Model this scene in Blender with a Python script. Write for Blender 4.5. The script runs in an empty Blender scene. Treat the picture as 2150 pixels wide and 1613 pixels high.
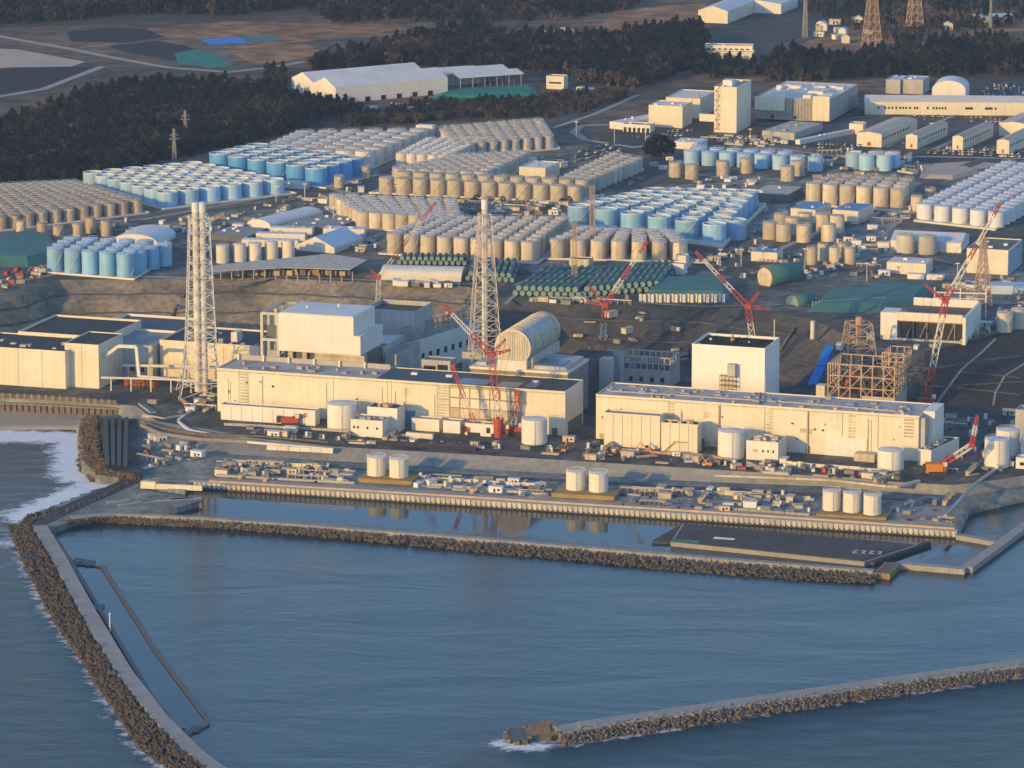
import bpy, math, random
import numpy as np
from mathutils import Vector
random.seed(7); rng = np.random.default_rng(7)
scene = bpy.context.scene
COL = scene.collection
R = math.radians

# ------------------------------------------------------------------ camera
F, H, YH, CX, CY = 9500., 616., -1210., 1075., 806.5      # focal length (px of a 2150 px wide frame), height above the sea
PIT = math.atan((CY - YH) / F); CP, SP = math.cos(PIT), math.sin(PIT)
cam = bpy.data.cameras.new('camera'); camo = bpy.data.objects.new('camera', cam); COL.objects.link(camo)
cam.sensor_width = 36.; cam.lens = F / 2150. * 36.; cam.clip_start = 10.; cam.clip_end = 30000.
camo.location = (0, 0, H); camo.rotation_euler = (math.pi / 2 - PIT, 0, 0)
scene.camera = camo

# ------------------------------------------------------------------ sky, sun, exposure
HAZE = 2.6e-5
SUN_YAW, SUN_EL = 42., 12.                                # sun behind the camera, to its left, low
world = bpy.data.worlds.new('World'); scene.world = world; world.use_nodes = True
wn = world.node_tree; wn.nodes.clear()
wo = wn.nodes.new('ShaderNodeOutputWorld'); wb = wn.nodes.new('ShaderNodeBackground'); ws = wn.nodes.new('ShaderNodeTexSky')
ws.sky_type = 'NISHITA'; ws.sun_disc = False; ws.sun_elevation = R(SUN_EL); ws.sun_rotation = R(180 + SUN_YAW)
ws.air_density = 1.0; ws.dust_density = 0.3; ws.ozone_density = 3.2; ws.altitude = 100
wb.inputs['Strength'].default_value = 0.118
wn.links.new(ws.outputs[0], wb.inputs[0]); wn.links.new(wb.outputs[0], wo.inputs[0])
sl = bpy.data.lights.new('sun', 'SUN'); sl.energy = 2.0; sl.angle = R(0.5); sl.color = (0.88, 0.51, 0.085)
so = bpy.data.objects.new('sun', sl); COL.objects.link(so)
sd = Vector((-math.sin(R(SUN_YAW)) * math.cos(R(SUN_EL)), -math.cos(R(SUN_YAW)) * math.cos(R(SUN_EL)), math.sin(R(SUN_EL))))
so.rotation_euler = sd.to_track_quat('Z', 'Y').to_euler(); so.location = sd * 3000
vs = scene.view_settings
vs.view_transform = 'Standard'; vs.look = 'None'; vs.exposure = 1.25; vs.gamma = 1.0; vs.use_curve_mapping = False
scene.cycles.max_bounces = 5; scene.cycles.diffuse_bounces = 2; scene.cycles.glossy_bounces = 2
scene.cycles.use_denoising = True; scene.cycles.sample_clamp_indirect = 3.0

# ------------------------------------------------------------------ geometry helpers
def W(px, py, z=0.):
    "the point of the level z seen at photo pixel (px, py)"
    a = (px - CX) / F; b = (py - CY) / F
    dx, dy, dz = a, CP - b * SP, -SP - b * CP
    t = (z - H) / dz
    return Vector((dx * t, dy * t, z))
def WY(px, py, Y):
    a = (px - CX) / F; b = (py - CY) / F
    t = Y / (CP - b * SP)
    return Vector((a * t, Y, H + (-SP - b * CP) * t))
def pix(p):
    d = p[1] * CP - (p[2] - H) * SP
    return (CX + F * p[0] / d, CY + F * (-p[1] * SP - (p[2] - H) * CP) / d)
def scale_at(p):
    return F / (p[1] * CP - (p[2] - H) * SP)
A0 = 18.                                                  # the plant's axis against the camera
def uv(A): return Vector((math.cos(R(A)), -math.sin(R(A)), 0)), Vector((math.sin(R(A)), math.cos(R(A)), 0))
def run(O, xr, A):
    "length along the u axis from O until photo column xr"
    u, v = uv(A); k = (xr - CX) / F
    D0 = O.y * CP - (O.z - H) * SP
    return (k * D0 - O.x) / (u.x - k * u.y * CP)

class MB:
    def __init__(s): s.v = []; s.f = []; s.m = []; s.cur = 0
    def add(s, vs_, fs):
        o = len(s.v); s.v.extend(vs_)
        for f in fs: s.f.append(tuple(i + o for i in f)); s.m.append(s.cur)
        return s
    def box(s, x0, y0, z0, x1, y1, z1):
        return s.add([(x0,y0,z0),(x1,y0,z0),(x1,y1,z0),(x0,y1,z0),(x0,y0,z1),(x1,y0,z1),(x1,y1,z1),(x0,y1,z1)],
                     [(0,3,2,1),(4,5,6,7),(0,1,5,4),(1,2,6,5),(2,3,7,6),(3,0,4,7)])
    def bar(s, p, q, w, w2=None):
        p = Vector(p); q = Vector(q); d = (q - p)
        if d.length < 1e-4: return s
        d.normalize(); a = Vector((0, 0, 1)) if abs(d.z) < .9 else Vector((1, 0, 0))
        b = d.cross(a).normalized() * w / 2; c = d.cross(b).normalized() * (w2 or w) / 2
        vs_ = [p + b + c, p - b + c, p - b - c, p + b - c, q + b + c, q - b + c, q - b - c, q + b - c]
        return s.add([tuple(x) for x in vs_], [(0,1,2,3),(7,6,5,4),(0,4,5,1),(1,5,6,2),(2,6,7,3),(3,7,4,0)])
    def cyl(s, cx, cy, z0, z1, r0, r1=None, n=20, top=True, bottom=False):
        r1 = r0 if r1 is None else r1
        vs_ = []
        for k in range(n):
            a = 2 * math.pi * k / n; vs_.append((cx + r0 * math.cos(a), cy + r0 * math.sin(a), z0))
        for k in range(n):
            a = 2 * math.pi * k / n; vs_.append((cx + r1 * math.cos(a), cy + r1 * math.sin(a), z1))
        fs = [(k, (k + 1) % n, n + (k + 1) % n, n + k) for k in range(n)]
        if top: fs.append(tuple(range(n, 2 * n)))
        if bottom: fs.append(tuple(reversed(range(n))))
        return s.add(vs_, fs)
    def tube(s, pts, r, n=8):
        for p, q in zip(pts[:-1], pts[1:]): s.bar(p, q, r * 1.8)
        return s
    def prism(s, pts, z0, z1):
        n = len(pts)
        ar = sum(pts[i][0] * pts[(i + 1) % n][1] - pts[(i + 1) % n][0] * pts[i][1] for i in range(n))
        if ar < 0: pts = pts[::-1]
        vs_ = [(p[0], p[1], z0) for p in pts] + [(p[0], p[1], z1) for p in pts]
        return s.add(vs_, [tuple(reversed(range(n))), tuple(range(n, 2 * n))] + [(i, (i + 1) % n, n + (i + 1) % n, n + i) for i in range(n)])
    def sheet(s, pts, z):
        n = len(pts)
        ar = sum(pts[i][0] * pts[(i + 1) % n][1] - pts[(i + 1) % n][0] * pts[i][1] for i in range(n))
        if ar < 0: pts = pts[::-1]
        return s.add([(p[0], p[1], z) for p in pts], [tuple(range(n))])
    def extr(s, prof, x0, x1, axis='x'):
        "profile in (y, z), swept along x (or profile in (x, z) swept along y)"
        n = len(prof)
        if axis == 'x': vs_ = [(x0, p[0], p[1]) for p in prof] + [(x1, p[0], p[1]) for p in prof]
        else: vs_ = [(p[0], x0, p[1]) for p in prof] + [(p[0], x1, p[1]) for p in prof]
        return s.add(vs_, [tuple(range(n)), tuple(reversed(range(n, 2 * n)))] + [(i, n + i, n + (i + 1) % n, (i + 1) % n) for i in range(n)])
    def mesh(s, name, mats, smooth=False):
        me = bpy.data.meshes.new(name); me.from_pydata([tuple(v) for v in s.v], [], s.f)
        for m in (mats if isinstance(mats, (list, tuple)) else [mats]): me.materials.append(M(m))
        me.polygons.foreach_set('material_index', s.m)
        if smooth: me.polygons.foreach_set('use_smooth', [len(f) == 4 for f in s.f])
        me.update(); return me
    def obj(s, name, mats, parent=None, loc=(0, 0, 0), rz=0., smooth=False):
        return link(name, s.mesh(name, mats, smooth), parent, loc, rz)
def link(name, me, parent=None, loc=(0, 0, 0), rz=0.):
    o = bpy.data.objects.new(name, me); COL.objects.link(o); o.location = loc; o.rotation_euler = (0, 0, rz)
    if parent is not None: o.parent = parent
    return o
def tag(o, label=None, cat=None, group=None, kind=None):
    if label: o['label'] = label
    if cat: o['category'] = cat
    if group: o['group'] = group
    if kind: o['kind'] = kind
    return o
def thing(name, label, cat, loc=(0, 0, 0), rz=0., group=None):
    return tag(link(name, None, None, loc, rz), label, cat, group)
def np_mesh(name, V, Fq, mat, smooth=False):
    me = bpy.data.meshes.new(name); k = Fq.shape[1]
    me.vertices.add(len(V)); me.vertices.foreach_set('co', np.asarray(V, 'f4').ravel())
    me.loops.add(Fq.size); me.loops.foreach_set('vertex_index', Fq.astype('i4').ravel())
    me.polygons.add(len(Fq)); me.polygons.foreach_set('loop_start', np.arange(0, Fq.size, k, dtype='i4'))
    if smooth: me.polygons.foreach_set('use_smooth', np.ones(len(Fq), bool))
    me.materials.append(M(mat)); me.update(calc_edges=True); me.validate(); return me
def copy_tree(o, parent=None):
    c = o.copy(); COL.objects.link(c); c.parent = parent
    for ch in list(o.children): copy_tree(ch, c)
    return c

ORD = ('zeroth first second third fourth fifth sixth seventh eighth ninth tenth eleventh twelfth thirteenth fourteenth fifteenth sixteenth seventeenth eighteenth nineteenth twentieth').split()
ORD += ['twenty-' + o_ for o_ in ORD[1:10]] + ['thirtieth'] + ['thirty-' + o_ for o_ in ORD[1:10]] + ['fortieth'] + ['forty-' + o_ for o_ in ORD[1:10]]
def number(objs, fmt):
    "labels that tell a row of look-alikes apart, counted from the left of the photo"
    objs = sorted(objs, key=lambda o: pix(o.location)[0])
    for k, o in enumerate(objs): o['label'] = fmt.format(n=ORD[min(k + 1, 49)])

# ------------------------------------------------------------------ materials
MATS = {}
def M(name): return MATS[name] if isinstance(name, str) else name
def mat(name, col, rough=.8, var=.18, scale=.12, streak=0., spec=.3, metal=0., rnd=0., tint=None, bump=0., fine=None):
    """colour with two octaves of position noise (patchy dirt), optional vertical streaks, optional per-object shift"""
    m = bpy.data.materials.new(name); m.use_nodes = True; t = m.node_tree; N = t.nodes; L = t.links
    b = N['Principled BSDF']; b.inputs['Roughness'].default_value = rough
    b.inputs['Specular IOR Level'].default_value = spec; b.inputs['Metallic'].default_value = metal
    g = N.new('ShaderNodeNewGeometry')
    n1 = N.new('ShaderNodeTexNoise'); n1.inputs['Scale'].default_value = scale; n1.inputs['Detail'].default_value = 6; n1.inputs['Roughness'].default_value = .62
    L.new(g.outputs['Position'], n1.inputs['Vector'])
    mp = N.new('ShaderNodeMapRange'); mp.inputs['From Min'].default_value = .3; mp.inputs['From Max'].default_value = .7
    mp.inputs['To Min'].default_value = 1 - var; mp.inputs['To Max'].default_value = 1 + var * .7
    L.new(n1.outputs['Fac'], mp.inputs['Value'])
    val = mp.outputs['Result']
    def mul(a, bb):
        x = N.new('ShaderNodeMath'); x.operation = 'MULTIPLY'; L.new(a, x.inputs[0]); L.new(bb, x.inputs[1]); return x.outputs[0]
    if streak:
        vm = N.new('ShaderNodeVectorMath'); vm.operation = 'MULTIPLY'; vm.inputs[1].default_value = (.45, .45, .02)
        L.new(g.outputs['Position'], vm.inputs[0])
        n2 = N.new('ShaderNodeTexNoise'); n2.inputs['Scale'].default_value = 1.; n2.inputs['Detail'].default_value = 4; L.new(vm.outputs[0], n2.inputs['Vector'])
        m2 = N.new('ShaderNodeMapRange'); m2.inputs['From Min'].default_value = .35; m2.inputs['From Max'].default_value = .7
        m2.inputs['To Min'].default_value = 1.; m2.inputs['To Max'].default_value = 1 - streak; L.new(n2.outputs['Fac'], m2.inputs['Value'])
        val = mul(val, m2.outputs['Result'])
    if fine:
        n3 = N.new('ShaderNodeTexNoise'); n3.inputs['Scale'].default_value = fine[0]; n3.inputs['Detail'].default_value = 3; L.new(g.outputs['Position'], n3.inputs['Vector'])
        m3 = N.new('ShaderNodeMapRange'); m3.inputs['From Min'].default_value = .35; m3.inputs['From Max'].default_value = .65
        m3.inputs['To Min'].default_value = 1 - fine[1]; m3.inputs['To Max'].default_value = 1 + fine[1]; L.new(n3.outputs['Fac'], m3.inputs['Value'])
        val = mul(val, m3.outputs['Result'])
    if rnd:
        oi = N.new('ShaderNodeObjectInfo'); m4 = N.new('ShaderNodeMapRange'); m4.inputs['To Min'].default_value = 1 - rnd; m4.inputs['To Max'].default_value = 1 + rnd * .6
        L.new(oi.outputs['Random'], m4.inputs['Value']); val = mul(val, m4.outputs['Result'])
    base = None
    if tint:
        mx = N.new('ShaderNodeMix'); mx.data_type = 'RGBA'; mx.inputs['A'].default_value = (*col, 1); mx.inputs['B'].default_value = (*tint[0], 1)
        n5 = N.new('ShaderNodeTexNoise'); n5.inputs['Scale'].default_value = tint[1]; n5.inputs['Detail'].default_value = 5; n5.inputs['Roughness'].default_value = .6
        L.new(g.outputs['Position'], n5.inputs['Vector'])
        m5 = N.new('ShaderNodeMapRange'); m5.inputs['From Min'].default_value = tint[2]; m5.inputs['From Max'].default_value = tint[3]; L.new(n5.outputs['Fac'], m5.inputs['Value'])
        L.new(m5.outputs['Result'], mx.inputs['Factor']); base = mx.outputs['Result']
    vmx = N.new('ShaderNodeVectorMath'); vmx.operation = 'SCALE'
    if base is not None: L.new(base, vmx.inputs[0])
    else: vmx.inputs[0].default_value = col
    L.new(val, vmx.inputs['Scale']); L.new(vmx.outputs[0], b.inputs['Base Color'])
    if bump:
        bp = N.new('ShaderNodeBump'); bp.inputs['Strength'].default_value = bump; bp.inputs['Distance'].default_value = 1.
        L.new(n1.outputs['Fac'], bp.inputs['Height']); L.new(bp.outputs[0], b.inputs['Normal'])
    MATS[name] = m; return m

mat('white_wall', (.77, .74, .68), .75, .08, .06, .07)
mat('cream_wall', (.76, .695, .545), .8, .10, .05, .09, fine=(.5, .035))
mat('grey_wall', (.48, .48, .47), .85, .14, .1, .2)
mat('dark_wall', (.16, .16, .165), .85, .25, .15, .2)
mat('concrete', (.26, .25, .235), .9, .2, .15, .12, fine=(.9, .1))
mat('pad', (.54, .535, .51), .9, .12, .1, .05)
mat('pale_concrete', (.34, .33, .31), .9, .16, .1, .1, fine=(.7, .08))
mat('wet_concrete', (.10, .10, .095), .55, .3, .3)
mat('white_roof', (.66, .67, .68), .6, .12, .05)
mat('grey_roof', (.30, .30, .31), .8, .2, .06)
mat('pink_roof', (.46, .435, .43), .9, .22, .08, tint=((.27, .25, .245), .05, .5, .75))
mat('dark_roof', (.045, .047, .055), .8, .3, .1)
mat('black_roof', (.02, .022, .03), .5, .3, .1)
mat('rubble', (.06, .055, .06), .95, .6, .5, tint=((.25, .2, .16), .4, .55, .75))
mat('pane_pale', (.40, .46, .52), .4, .1, .2, spec=.5)
mat('berm', (.105, .102, .094), .95, .25, .1)
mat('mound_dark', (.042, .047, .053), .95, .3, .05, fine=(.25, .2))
mat('dark_rubble', (.018, .018, .024), .95, .6, .5, tint=((.10, .08, .07), .5, .62, .8))
mat('deck_grey', (.075, .074, .078), .95, .3, .06, fine=(.4, .2))
mat('white_panel', (.82, .80, .765), .7, .06, .08, .06)
mat('asphalt', (.055, .057, .06), .9, .25, .05, tint=((.10, .10, .10), .03, .5, .75))
mat('road', (.10, .105, .105), .9, .15, .1)
mat('road_pale', (.38, .355, .315), .9, .15, .1)
mat('yard', (.062, .070, .068), .95, .4, .08, tint=((.17, .168, .138), .035, .45, .7), fine=(.35, .3))
mat('apron', (.19, .21, .20), .95, .35, .06, tint=((.31, .305, .25), .03, .45, .7), fine=(.3, .22))
mat('mortar_slope', (.27, .27, .25), .95, .2, .05, fine=(.25, .12))
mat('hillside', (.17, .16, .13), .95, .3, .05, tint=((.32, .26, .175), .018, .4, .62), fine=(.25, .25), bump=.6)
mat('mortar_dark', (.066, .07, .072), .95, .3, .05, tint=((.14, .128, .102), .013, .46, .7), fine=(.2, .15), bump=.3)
mat('plateau', (.080, .088, .085), .95, .35, .03, tint=((.19, .182, .15), .012, .4, .6), fine=(.12, .25))
mat('farland', (.20, .13, .08), .95, .4, .012, tint=((.075, .066, .055), .006, .4, .6), fine=(.05, .45))
mat('field_dark', (.022, .02, .027), .95, .3, .02)
mat('field_brown', (.30, .155, .07), .95, .45, .02, fine=(.05, .4))
mat('field_sand', (.50, .41, .33), .95, .15, .02)
mat('forest_floor', (.075, .06, .05), .95, .35, .03)
mat('beach', (.40, .33, .26), .9, .12, .04, tint=((.22, .19, .165), .02, .5, .7))
mat('tank_blue', (.11, .38, .74), .5, .10, .1, .12, .4, rnd=.12)
mat('tank_pale_blue', (.37, .60, .82), .55, .1, .12, .16, .4, rnd=.16)
mat('tank_tan', (.56, .44, .32), .65, .16, .15, .25, rnd=.2)
mat('roof_brown', (.40, .33, .265), .8, .2, .2, rnd=.2)
mat('tank_sky', (.27, .53, .77), .55, .12, .12, .2, .4, rnd=.18)
mat('tank_beige', (.67, .58, .44), .65, .16, .15, .28, rnd=.22, tint=((.42, .30, .20), .22, .60, .85))
mat('tank_grey', (.58, .55, .49), .65, .14, .12, .25, rnd=.2, tint=((.40, .32, .24), .2, .62, .85))
mat('tank_cream', (.74, .69, .60), .6, .08, .1, .12, rnd=.08)
mat('tank_white', (.74, .76, .79), .55, .06, .1, .10, rnd=.06)
mat('roof_tan', (.50, .45, .38), .8, .2, .2, rnd=.15)
mat('roof_grey', (.56, .54, .51), .7, .14, .15, rnd=.12)
mat('roof_pale', (.74, .70, .64), .65, .1, .15, rnd=.1)
mat('roof_blue', (.46, .59, .74), .6, .12, .15, rnd=.12)
mat('teal', (.06, .18, .17), .75, .2, .06)
mat('teal_tank', (.055, .14, .15), .6, .15, .2, rnd=.15)
mat('teal_end', (.20, .30, .285), .7, .1, .2)
mat('net_green', (.02, .22, .17), .85, .3, .1)
mat('sheet_blue', (.015, .20, .68), .6, .1, .1)
mat('shed_blue', (.10, .25, .50), .6, .1, .1)
mat('steel_white', (.70, .67, .62), .6, .15, .3)
mat('steel_pale', (.62, .53, .45), .6, .15, .3)
mat('steel_grey', (.34, .33, .32), .6, .25, .3)
mat('steel_tan', (.48, .35, .25), .7, .2, .3)
mat('rust', (.36, .13, .05), .85, .3, .3)
mat('flue', (.74, .66, .54), .65, .16, .25, .16)
mat('flue_rust', (.58, .36, .22), .7, .25, .12, .3)
mat('crane_red', (.44, .075, .05), .5, .15, .3)
mat('crane_white', (.66, .62, .57), .5, .1, .3)
mat('crane_dark', (.05, .045, .045), .6, .2, .3)
mat('orange', (.62, .22, .03), .55, .15, .3)
mat('ochre', (.34, .24, .10), .9, .22, .15, .15)
mat('pipe', (.42, .39, .36), .6, .15, .3)
mat('glass_dark', (.02, .022, .03), .25, .1, .3, spec=.5)
mat('pane_blue', (.06, .13, .25), .35, .15, .2, spec=.5)
mat('box_mixed', (.30, .29, .265), .7, .2, .2, rnd=.55)
mat('box_red', (.40, .08, .05), .7, .2, .2, rnd=.3)
mat('box_blue', (.12, .17, .25), .7, .2, .2, rnd=.3)
mat('box_green', (.10, .15, .125), .7, .2, .2, rnd=.3)
mat('car_paint', (.60, .61, .63), .35, .05, .3, spec=.5, rnd=.9)
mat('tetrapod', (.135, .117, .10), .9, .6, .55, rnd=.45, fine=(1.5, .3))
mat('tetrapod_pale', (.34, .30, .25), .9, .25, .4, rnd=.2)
mat('rock', (.11, .08, .055), .95, .4, .4, rnd=.3)
mat('caisson', (.17, .135, .10), .9, .35, .4)
mat('bark', (.09, .065, .05), .9, .2, 1.)
mat('marking', (.62, .57, .5), .8, .2, .3)
def foliage(name, cols):
    m = bpy.data.materials.new(name); m.use_nodes = True; t = m.node_tree; N = t.nodes; L = t.links
    b = N['Principled BSDF']; b.inputs['Roughness'].default_value = .95; b.inputs['Specular IOR Level'].default_value = .1
    at = N.new('ShaderNodeAttribute'); at.attribute_name = 'tone'; g = N.new('ShaderNodeNewGeometry')
    n = N.new('ShaderNodeTexNoise'); n.inputs['Scale'].default_value = .015; n.inputs['Detail'].default_value = 4; L.new(g.outputs['Position'], n.inputs['Vector'])
    ad = N.new('ShaderNodeMath'); ad.operation = 'MULTIPLY_ADD'; ad.inputs[1].default_value = 2.6; L.new(n.outputs['Fac'], ad.inputs[0])
    sb = N.new('ShaderNodeMath'); sb.operation = 'SUBTRACT'; sb.inputs[1].default_value = 1.25; L.new(at.outputs['Fac'], sb.inputs[0]); L.new(sb.outputs[0], ad.inputs[2])
    cr = N.new('ShaderNodeValToRGB'); e = cr.color_ramp.elements
    e[0].position = 0; e[0].color = (*cols[0], 1); e[1].position = 1; e[1].color = (*cols[-1], 1)
    for i, c in enumerate(cols[1:-1]):
        x = cr.color_ramp.elements.new((i + 1) / (len(cols) - 1)); x.color = (*c, 1)
    L.new(ad.outputs[0], cr.inputs[0]); L.new(cr.outputs[0], b.inputs['Base Color']); MATS[name] = m
foliage('leaves', [(.011, .020, .027), (.018, .026, .029), (.043, .039, .037), (.10, .078, .062)])
foliage('leaves_dark', [(.008, .014, .011), (.012, .018, .012), (.025, .02, .013)])
def water_mat():
    m = bpy.data.materials.new('sea_water'); m.use_nodes = True; t = m.node_tree; N = t.nodes; L = t.links
    b = N['Principled BSDF']; b.inputs['IOR'].default_value = 1.33; sp_ = N.new('ShaderNodeAttribute'); sp_.attribute_name = 'open'; sm_ = N.new('ShaderNodeMapRange'); sm_.inputs['To Min'].default_value = .27; sm_.inputs['To Max'].default_value = .13; L.new(sp_.outputs['Fac'], sm_.inputs['Value']); L.new(sm_.outputs['Result'], b.inputs['Specular IOR Level'])
    g = N.new('ShaderNodeNewGeometry'); at = N.new('ShaderNodeAttribute'); at.attribute_name = 'open'; af = N.new('ShaderNodeAttribute'); af.attribute_name = 'foam'
    def noise(sc, det, rg=.55):
        vm = N.new('ShaderNodeVectorMath'); vm.operation = 'MULTIPLY'; vm.inputs[1].default_value = sc; L.new(g.outputs['Position'], vm.inputs[0])
        n = N.new('ShaderNodeTexNoise'); n.inputs['Scale'].default_value = 1; n.inputs['Detail'].default_value = det; n.inputs['Roughness'].default_value = rg
        n.inputs['Distortion'].default_value = .6; L.new(vm.outputs[0], n.inputs['Vector']); return n.outputs['Fac']
    calm = noise((.009, .020, 1), 3, .5); calm2 = noise((.13, .18, 1), 6, .68); open1 = noise((.045, .075, 1), 8, .72)
    def bumpn(h, strength, dist, prev=None):
        bp = N.new('ShaderNodeBump'); bp.inputs['Distance'].default_value = dist
        if isinstance(strength, float): bp.inputs['Strength'].default_value = strength
        else: L.new(strength, bp.inputs['Strength'])
        L.new(h, bp.inputs['Height'])
        if prev is not None: L.new(prev, bp.inputs['Normal'])
        return bp.outputs[0]
    inv = N.new('ShaderNodeMath'); inv.operation = 'SUBTRACT'; inv.inputs[0].default_value = 1.; L.new(at.outputs['Fac'], inv.inputs[1])
    basin = N.new('ShaderNodeAttribute'); basin.attribute_name = 'basin'
    iv2 = N.new('ShaderNodeMath'); iv2.operation = 'SUBTRACT'; iv2.inputs[0].default_value = 1.; L.new(basin.outputs['Fac'], iv2.inputs[1])
    k1 = N.new('ShaderNodeMath'); k1.operation = 'MULTIPLY'; L.new(inv.outputs[0], k1.inputs[0]); L.new(iv2.outputs[0], k1.inputs[1])
    nn = bumpn(calm, k1.outputs[0], .75); nn = bumpn(calm2, k1.outputs[0], .19, nn); nn = bumpn(open1, at.outputs['Fac'], .95, nn)
    L.new(nn, b.inputs['Normal'])
    # foam
    fn = noise((.10, .13, 1), 10, .78)
    ad = N.new('ShaderNodeMath'); ad.operation = 'ADD'; L.new(fn, ad.inputs[0]); L.new(af.outputs['Fac'], ad.inputs[1])
    mr = N.new('ShaderNodeMapRange'); mr.inputs['From Min'].default_value = .86; mr.inputs['From Max'].default_value = 1.04; L.new(ad.outputs[0], mr.inputs['Value'])
    mo = N.new('ShaderNodeMix'); mo.data_type = 'RGBA'; mo.inputs['A'].default_value = (.007, .031, .046, 1); mo.inputs['B'].default_value = (.004, .042, .072, 1); L.new(at.outputs['Fac'], mo.inputs['Factor'])
    mx = N.new('ShaderNodeMix'); mx.data_type = 'RGBA'; L.new(mo.outputs['Result'], mx.inputs['A']); mx.inputs['B'].default_value = (.82, .85, .88, 1)
    L.new(mr.outputs[0], mx.inputs['Factor']); L.new(mx.outputs['Result'], b.inputs['Base Color'])
    rr = N.new('ShaderNodeMapRange'); rr.inputs['To Min'].default_value = .17; rr.inputs['To Max'].default_value = .9; L.new(mr.outputs[0], rr.inputs['Value']); rb_ = N.new('ShaderNodeMath'); rb_.operation = 'MULTIPLY_ADD'; rb_.inputs[1].default_value = -.14; L.new(basin.outputs['Fac'], rb_.inputs[0]); L.new(rr.outputs[0], rb_.inputs[2]); L.new(rb_.outputs[0], b.inputs['Roughness'])
    MATS['sea_water'] = m
water_mat()

# ================================================================== terrain
def line(pts):
    "photo polyline (px, py, z) -> world X, Y arrays sorted in X"
    P = np.array([tuple(W(*p)) for p in pts]); o = np.argsort(P[:, 0], kind='stable'); return P[o]
def yat(L_, X): return np.interp(X, L_[:, 0], L_[:, 1])
def zat(L_, X): return np.interp(X, L_[:, 0], L_[:, 2])
LQ = line([(-900,880,.1),(-300,905,.1),(0,902,.1),(160,902,.1),(172,985,3),(205,1003,4),(292,1003,4),(300,1020,4),(388,1030,4),(396,1012,4),(450,1013,4),(740,1032,4),(1430,1077,4),(2010,1115,4),(2016,1108,4),(2036,1066,4),(2150,1040,4),(2500,1010,4),(3200,960,4)])
LB = line([(-900,845,2.2),(-300,862,2.2),(0,860,2.2),(165,862,2.4),(245,868,3),(292,905,4),(330,935,4),(500,955,4),(700,968,4),(1480,1012,4),(1750,1022,4),(1900,1035,4),(1990,1040,4),(2036,1040,4),(2150,1020,4),(2500,995,4),(3200,945,4)])
LA = line([(-900,815,10),(-300,828,10),(0,832,10),(285,852,10),(330,885,10),(440,902,10),(520,918,10),(700,938,10),(1000,955,10),(1480,985,10),(1750,1002,10),(1900,1018,10),(1990,1020,10),(2036,1015,10),(2150,1000,10),(2500,975,10),(3200,925,10)])
LT = line([(-900,800,10),(-150,760,10),(0,712,10),(170,694,10),(560,692,10),(980,722,10),(1200,742,10),(1440,762,10),(1650,800,10),(1760,838,10),(1950,854,10),(2150,862,10),(2500,875,10),(3200,900,10)])
LP = line([(-900,760,35),(-200,700,35),(0,645,35),(122,588,35),(560,584,35),(980,602,35),(1065,627,35),(1200,640,35),(1330,640,35),(1460,637,35),(1700,668,35),(1850,738,35),(1960,735,35),(2090,702,35),(2150,692,35),(2500,650,35),(3200,600,35)])
XS = np.unique(np.concatenate([np.arange(-1800, -480, 60.), np.arange(-480, 480, 6.), np.arange(480, 1860, 60.), LQ[:, 0], LP[:, 0], LA[:, 0]]))
YQ = yat(LQ, XS); ZQ = zat(LQ, XS)
YB = np.maximum(yat(LB, XS), YQ + 2.); ZB = np.maximum(zat(LB, XS), ZQ)
YA = np.maximum(yat(LA, XS), YB + .8); YT = np.maximum(yat(LT, XS), YA + 40); YPL = np.maximum(yat(LP, XS), YT + 18)
def vnoise(x, y, s, seed=0):
    r = np.sin(x / s * 1.7 + seed) * np.cos(y / s * 1.3 - seed * 2.1) + .5 * np.sin(x / s * 3.9 + y / s * 2.7 + seed * 5) + .3 * np.sin(y / s * 7.1 - x / s * 5.3 + seed)
    return r / 1.8
def strip(name, rows, mat_, smooth=False, c0=0, c1=None):
    "rows: list of (Yarray, Zarray)"
    n = len(XS); V = np.concatenate([np.stack([XS, np.broadcast_to(y, n), np.broadcast_to(z, n)], 1) for y, z in rows])
    i, j = np.meshgrid(np.arange(len(rows) - 1), np.arange(c0, n - 1 if c1 is None else c1), indexing='ij'); a = (i * n + j).ravel()
    Fq = np.stack([a, a + 1, a + n + 1, a + n], 1); us, iv = np.unique(Fq, return_inverse=True); V = V[us]; Fq = iv.reshape(Fq.shape)
    o = link(name, np_mesh(name, V, Fq, mat_, smooth)); return tag(o, kind='structure')
isb = ZQ < 2.5
rows = []
qrows = [(YQ + .05, ZQ - 5.), (YQ + .05, ZQ)] + [(YQ + .05 + (YB - YQ - .05) * t, ZQ + (ZB - ZQ) * t) for t in (.25, .5, .75, 1.)]
kb = int(np.searchsorted(XS, W(166, 902, 0).x)); strip('beach', qrows, 'beach', True, 0, kb); strip('quay_ground', qrows, 'apron', False, kb)
strip('embankment', [(YB + (YA - YB) * t, ZB + (10 - ZB) * t) for t in (0, .33, .66, 1.)], 'mortar_slope')
strip('plant_yard', [(YA + (YT - YA) * t, 10. + XS * 0) for t in np.linspace(0, 1, 9)], 'yard')
rr_ = []
for t in np.linspace(0, 1, 13):
    y = YT + (YPL - YT) * t; e = math.sin(math.pi * t)
    bench = 1.2 * math.sin(t * math.pi * 4) * e; nf = np.where(XS > W(1930, 800, 22).x, .12, 1.)
    rr_.append((y + vnoise(XS, y, 23, 1) * 3.5 * e * nf, 10 + 25 * t + bench * nf + vnoise(XS, y, 14, 3) * 1.0 * e * nf))
kh = int(np.searchsorted(XS, W(1010, 660, 22).x)); ke = int(np.searchsorted(XS, W(1935, 780, 22).x)); strip('hillside', rr_, 'hillside', True, 0, kh); strip('hillside', rr_, 'mortar_dark', True, kh, ke); strip('hillside', rr_, 'mound_dark', True, ke)
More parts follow.
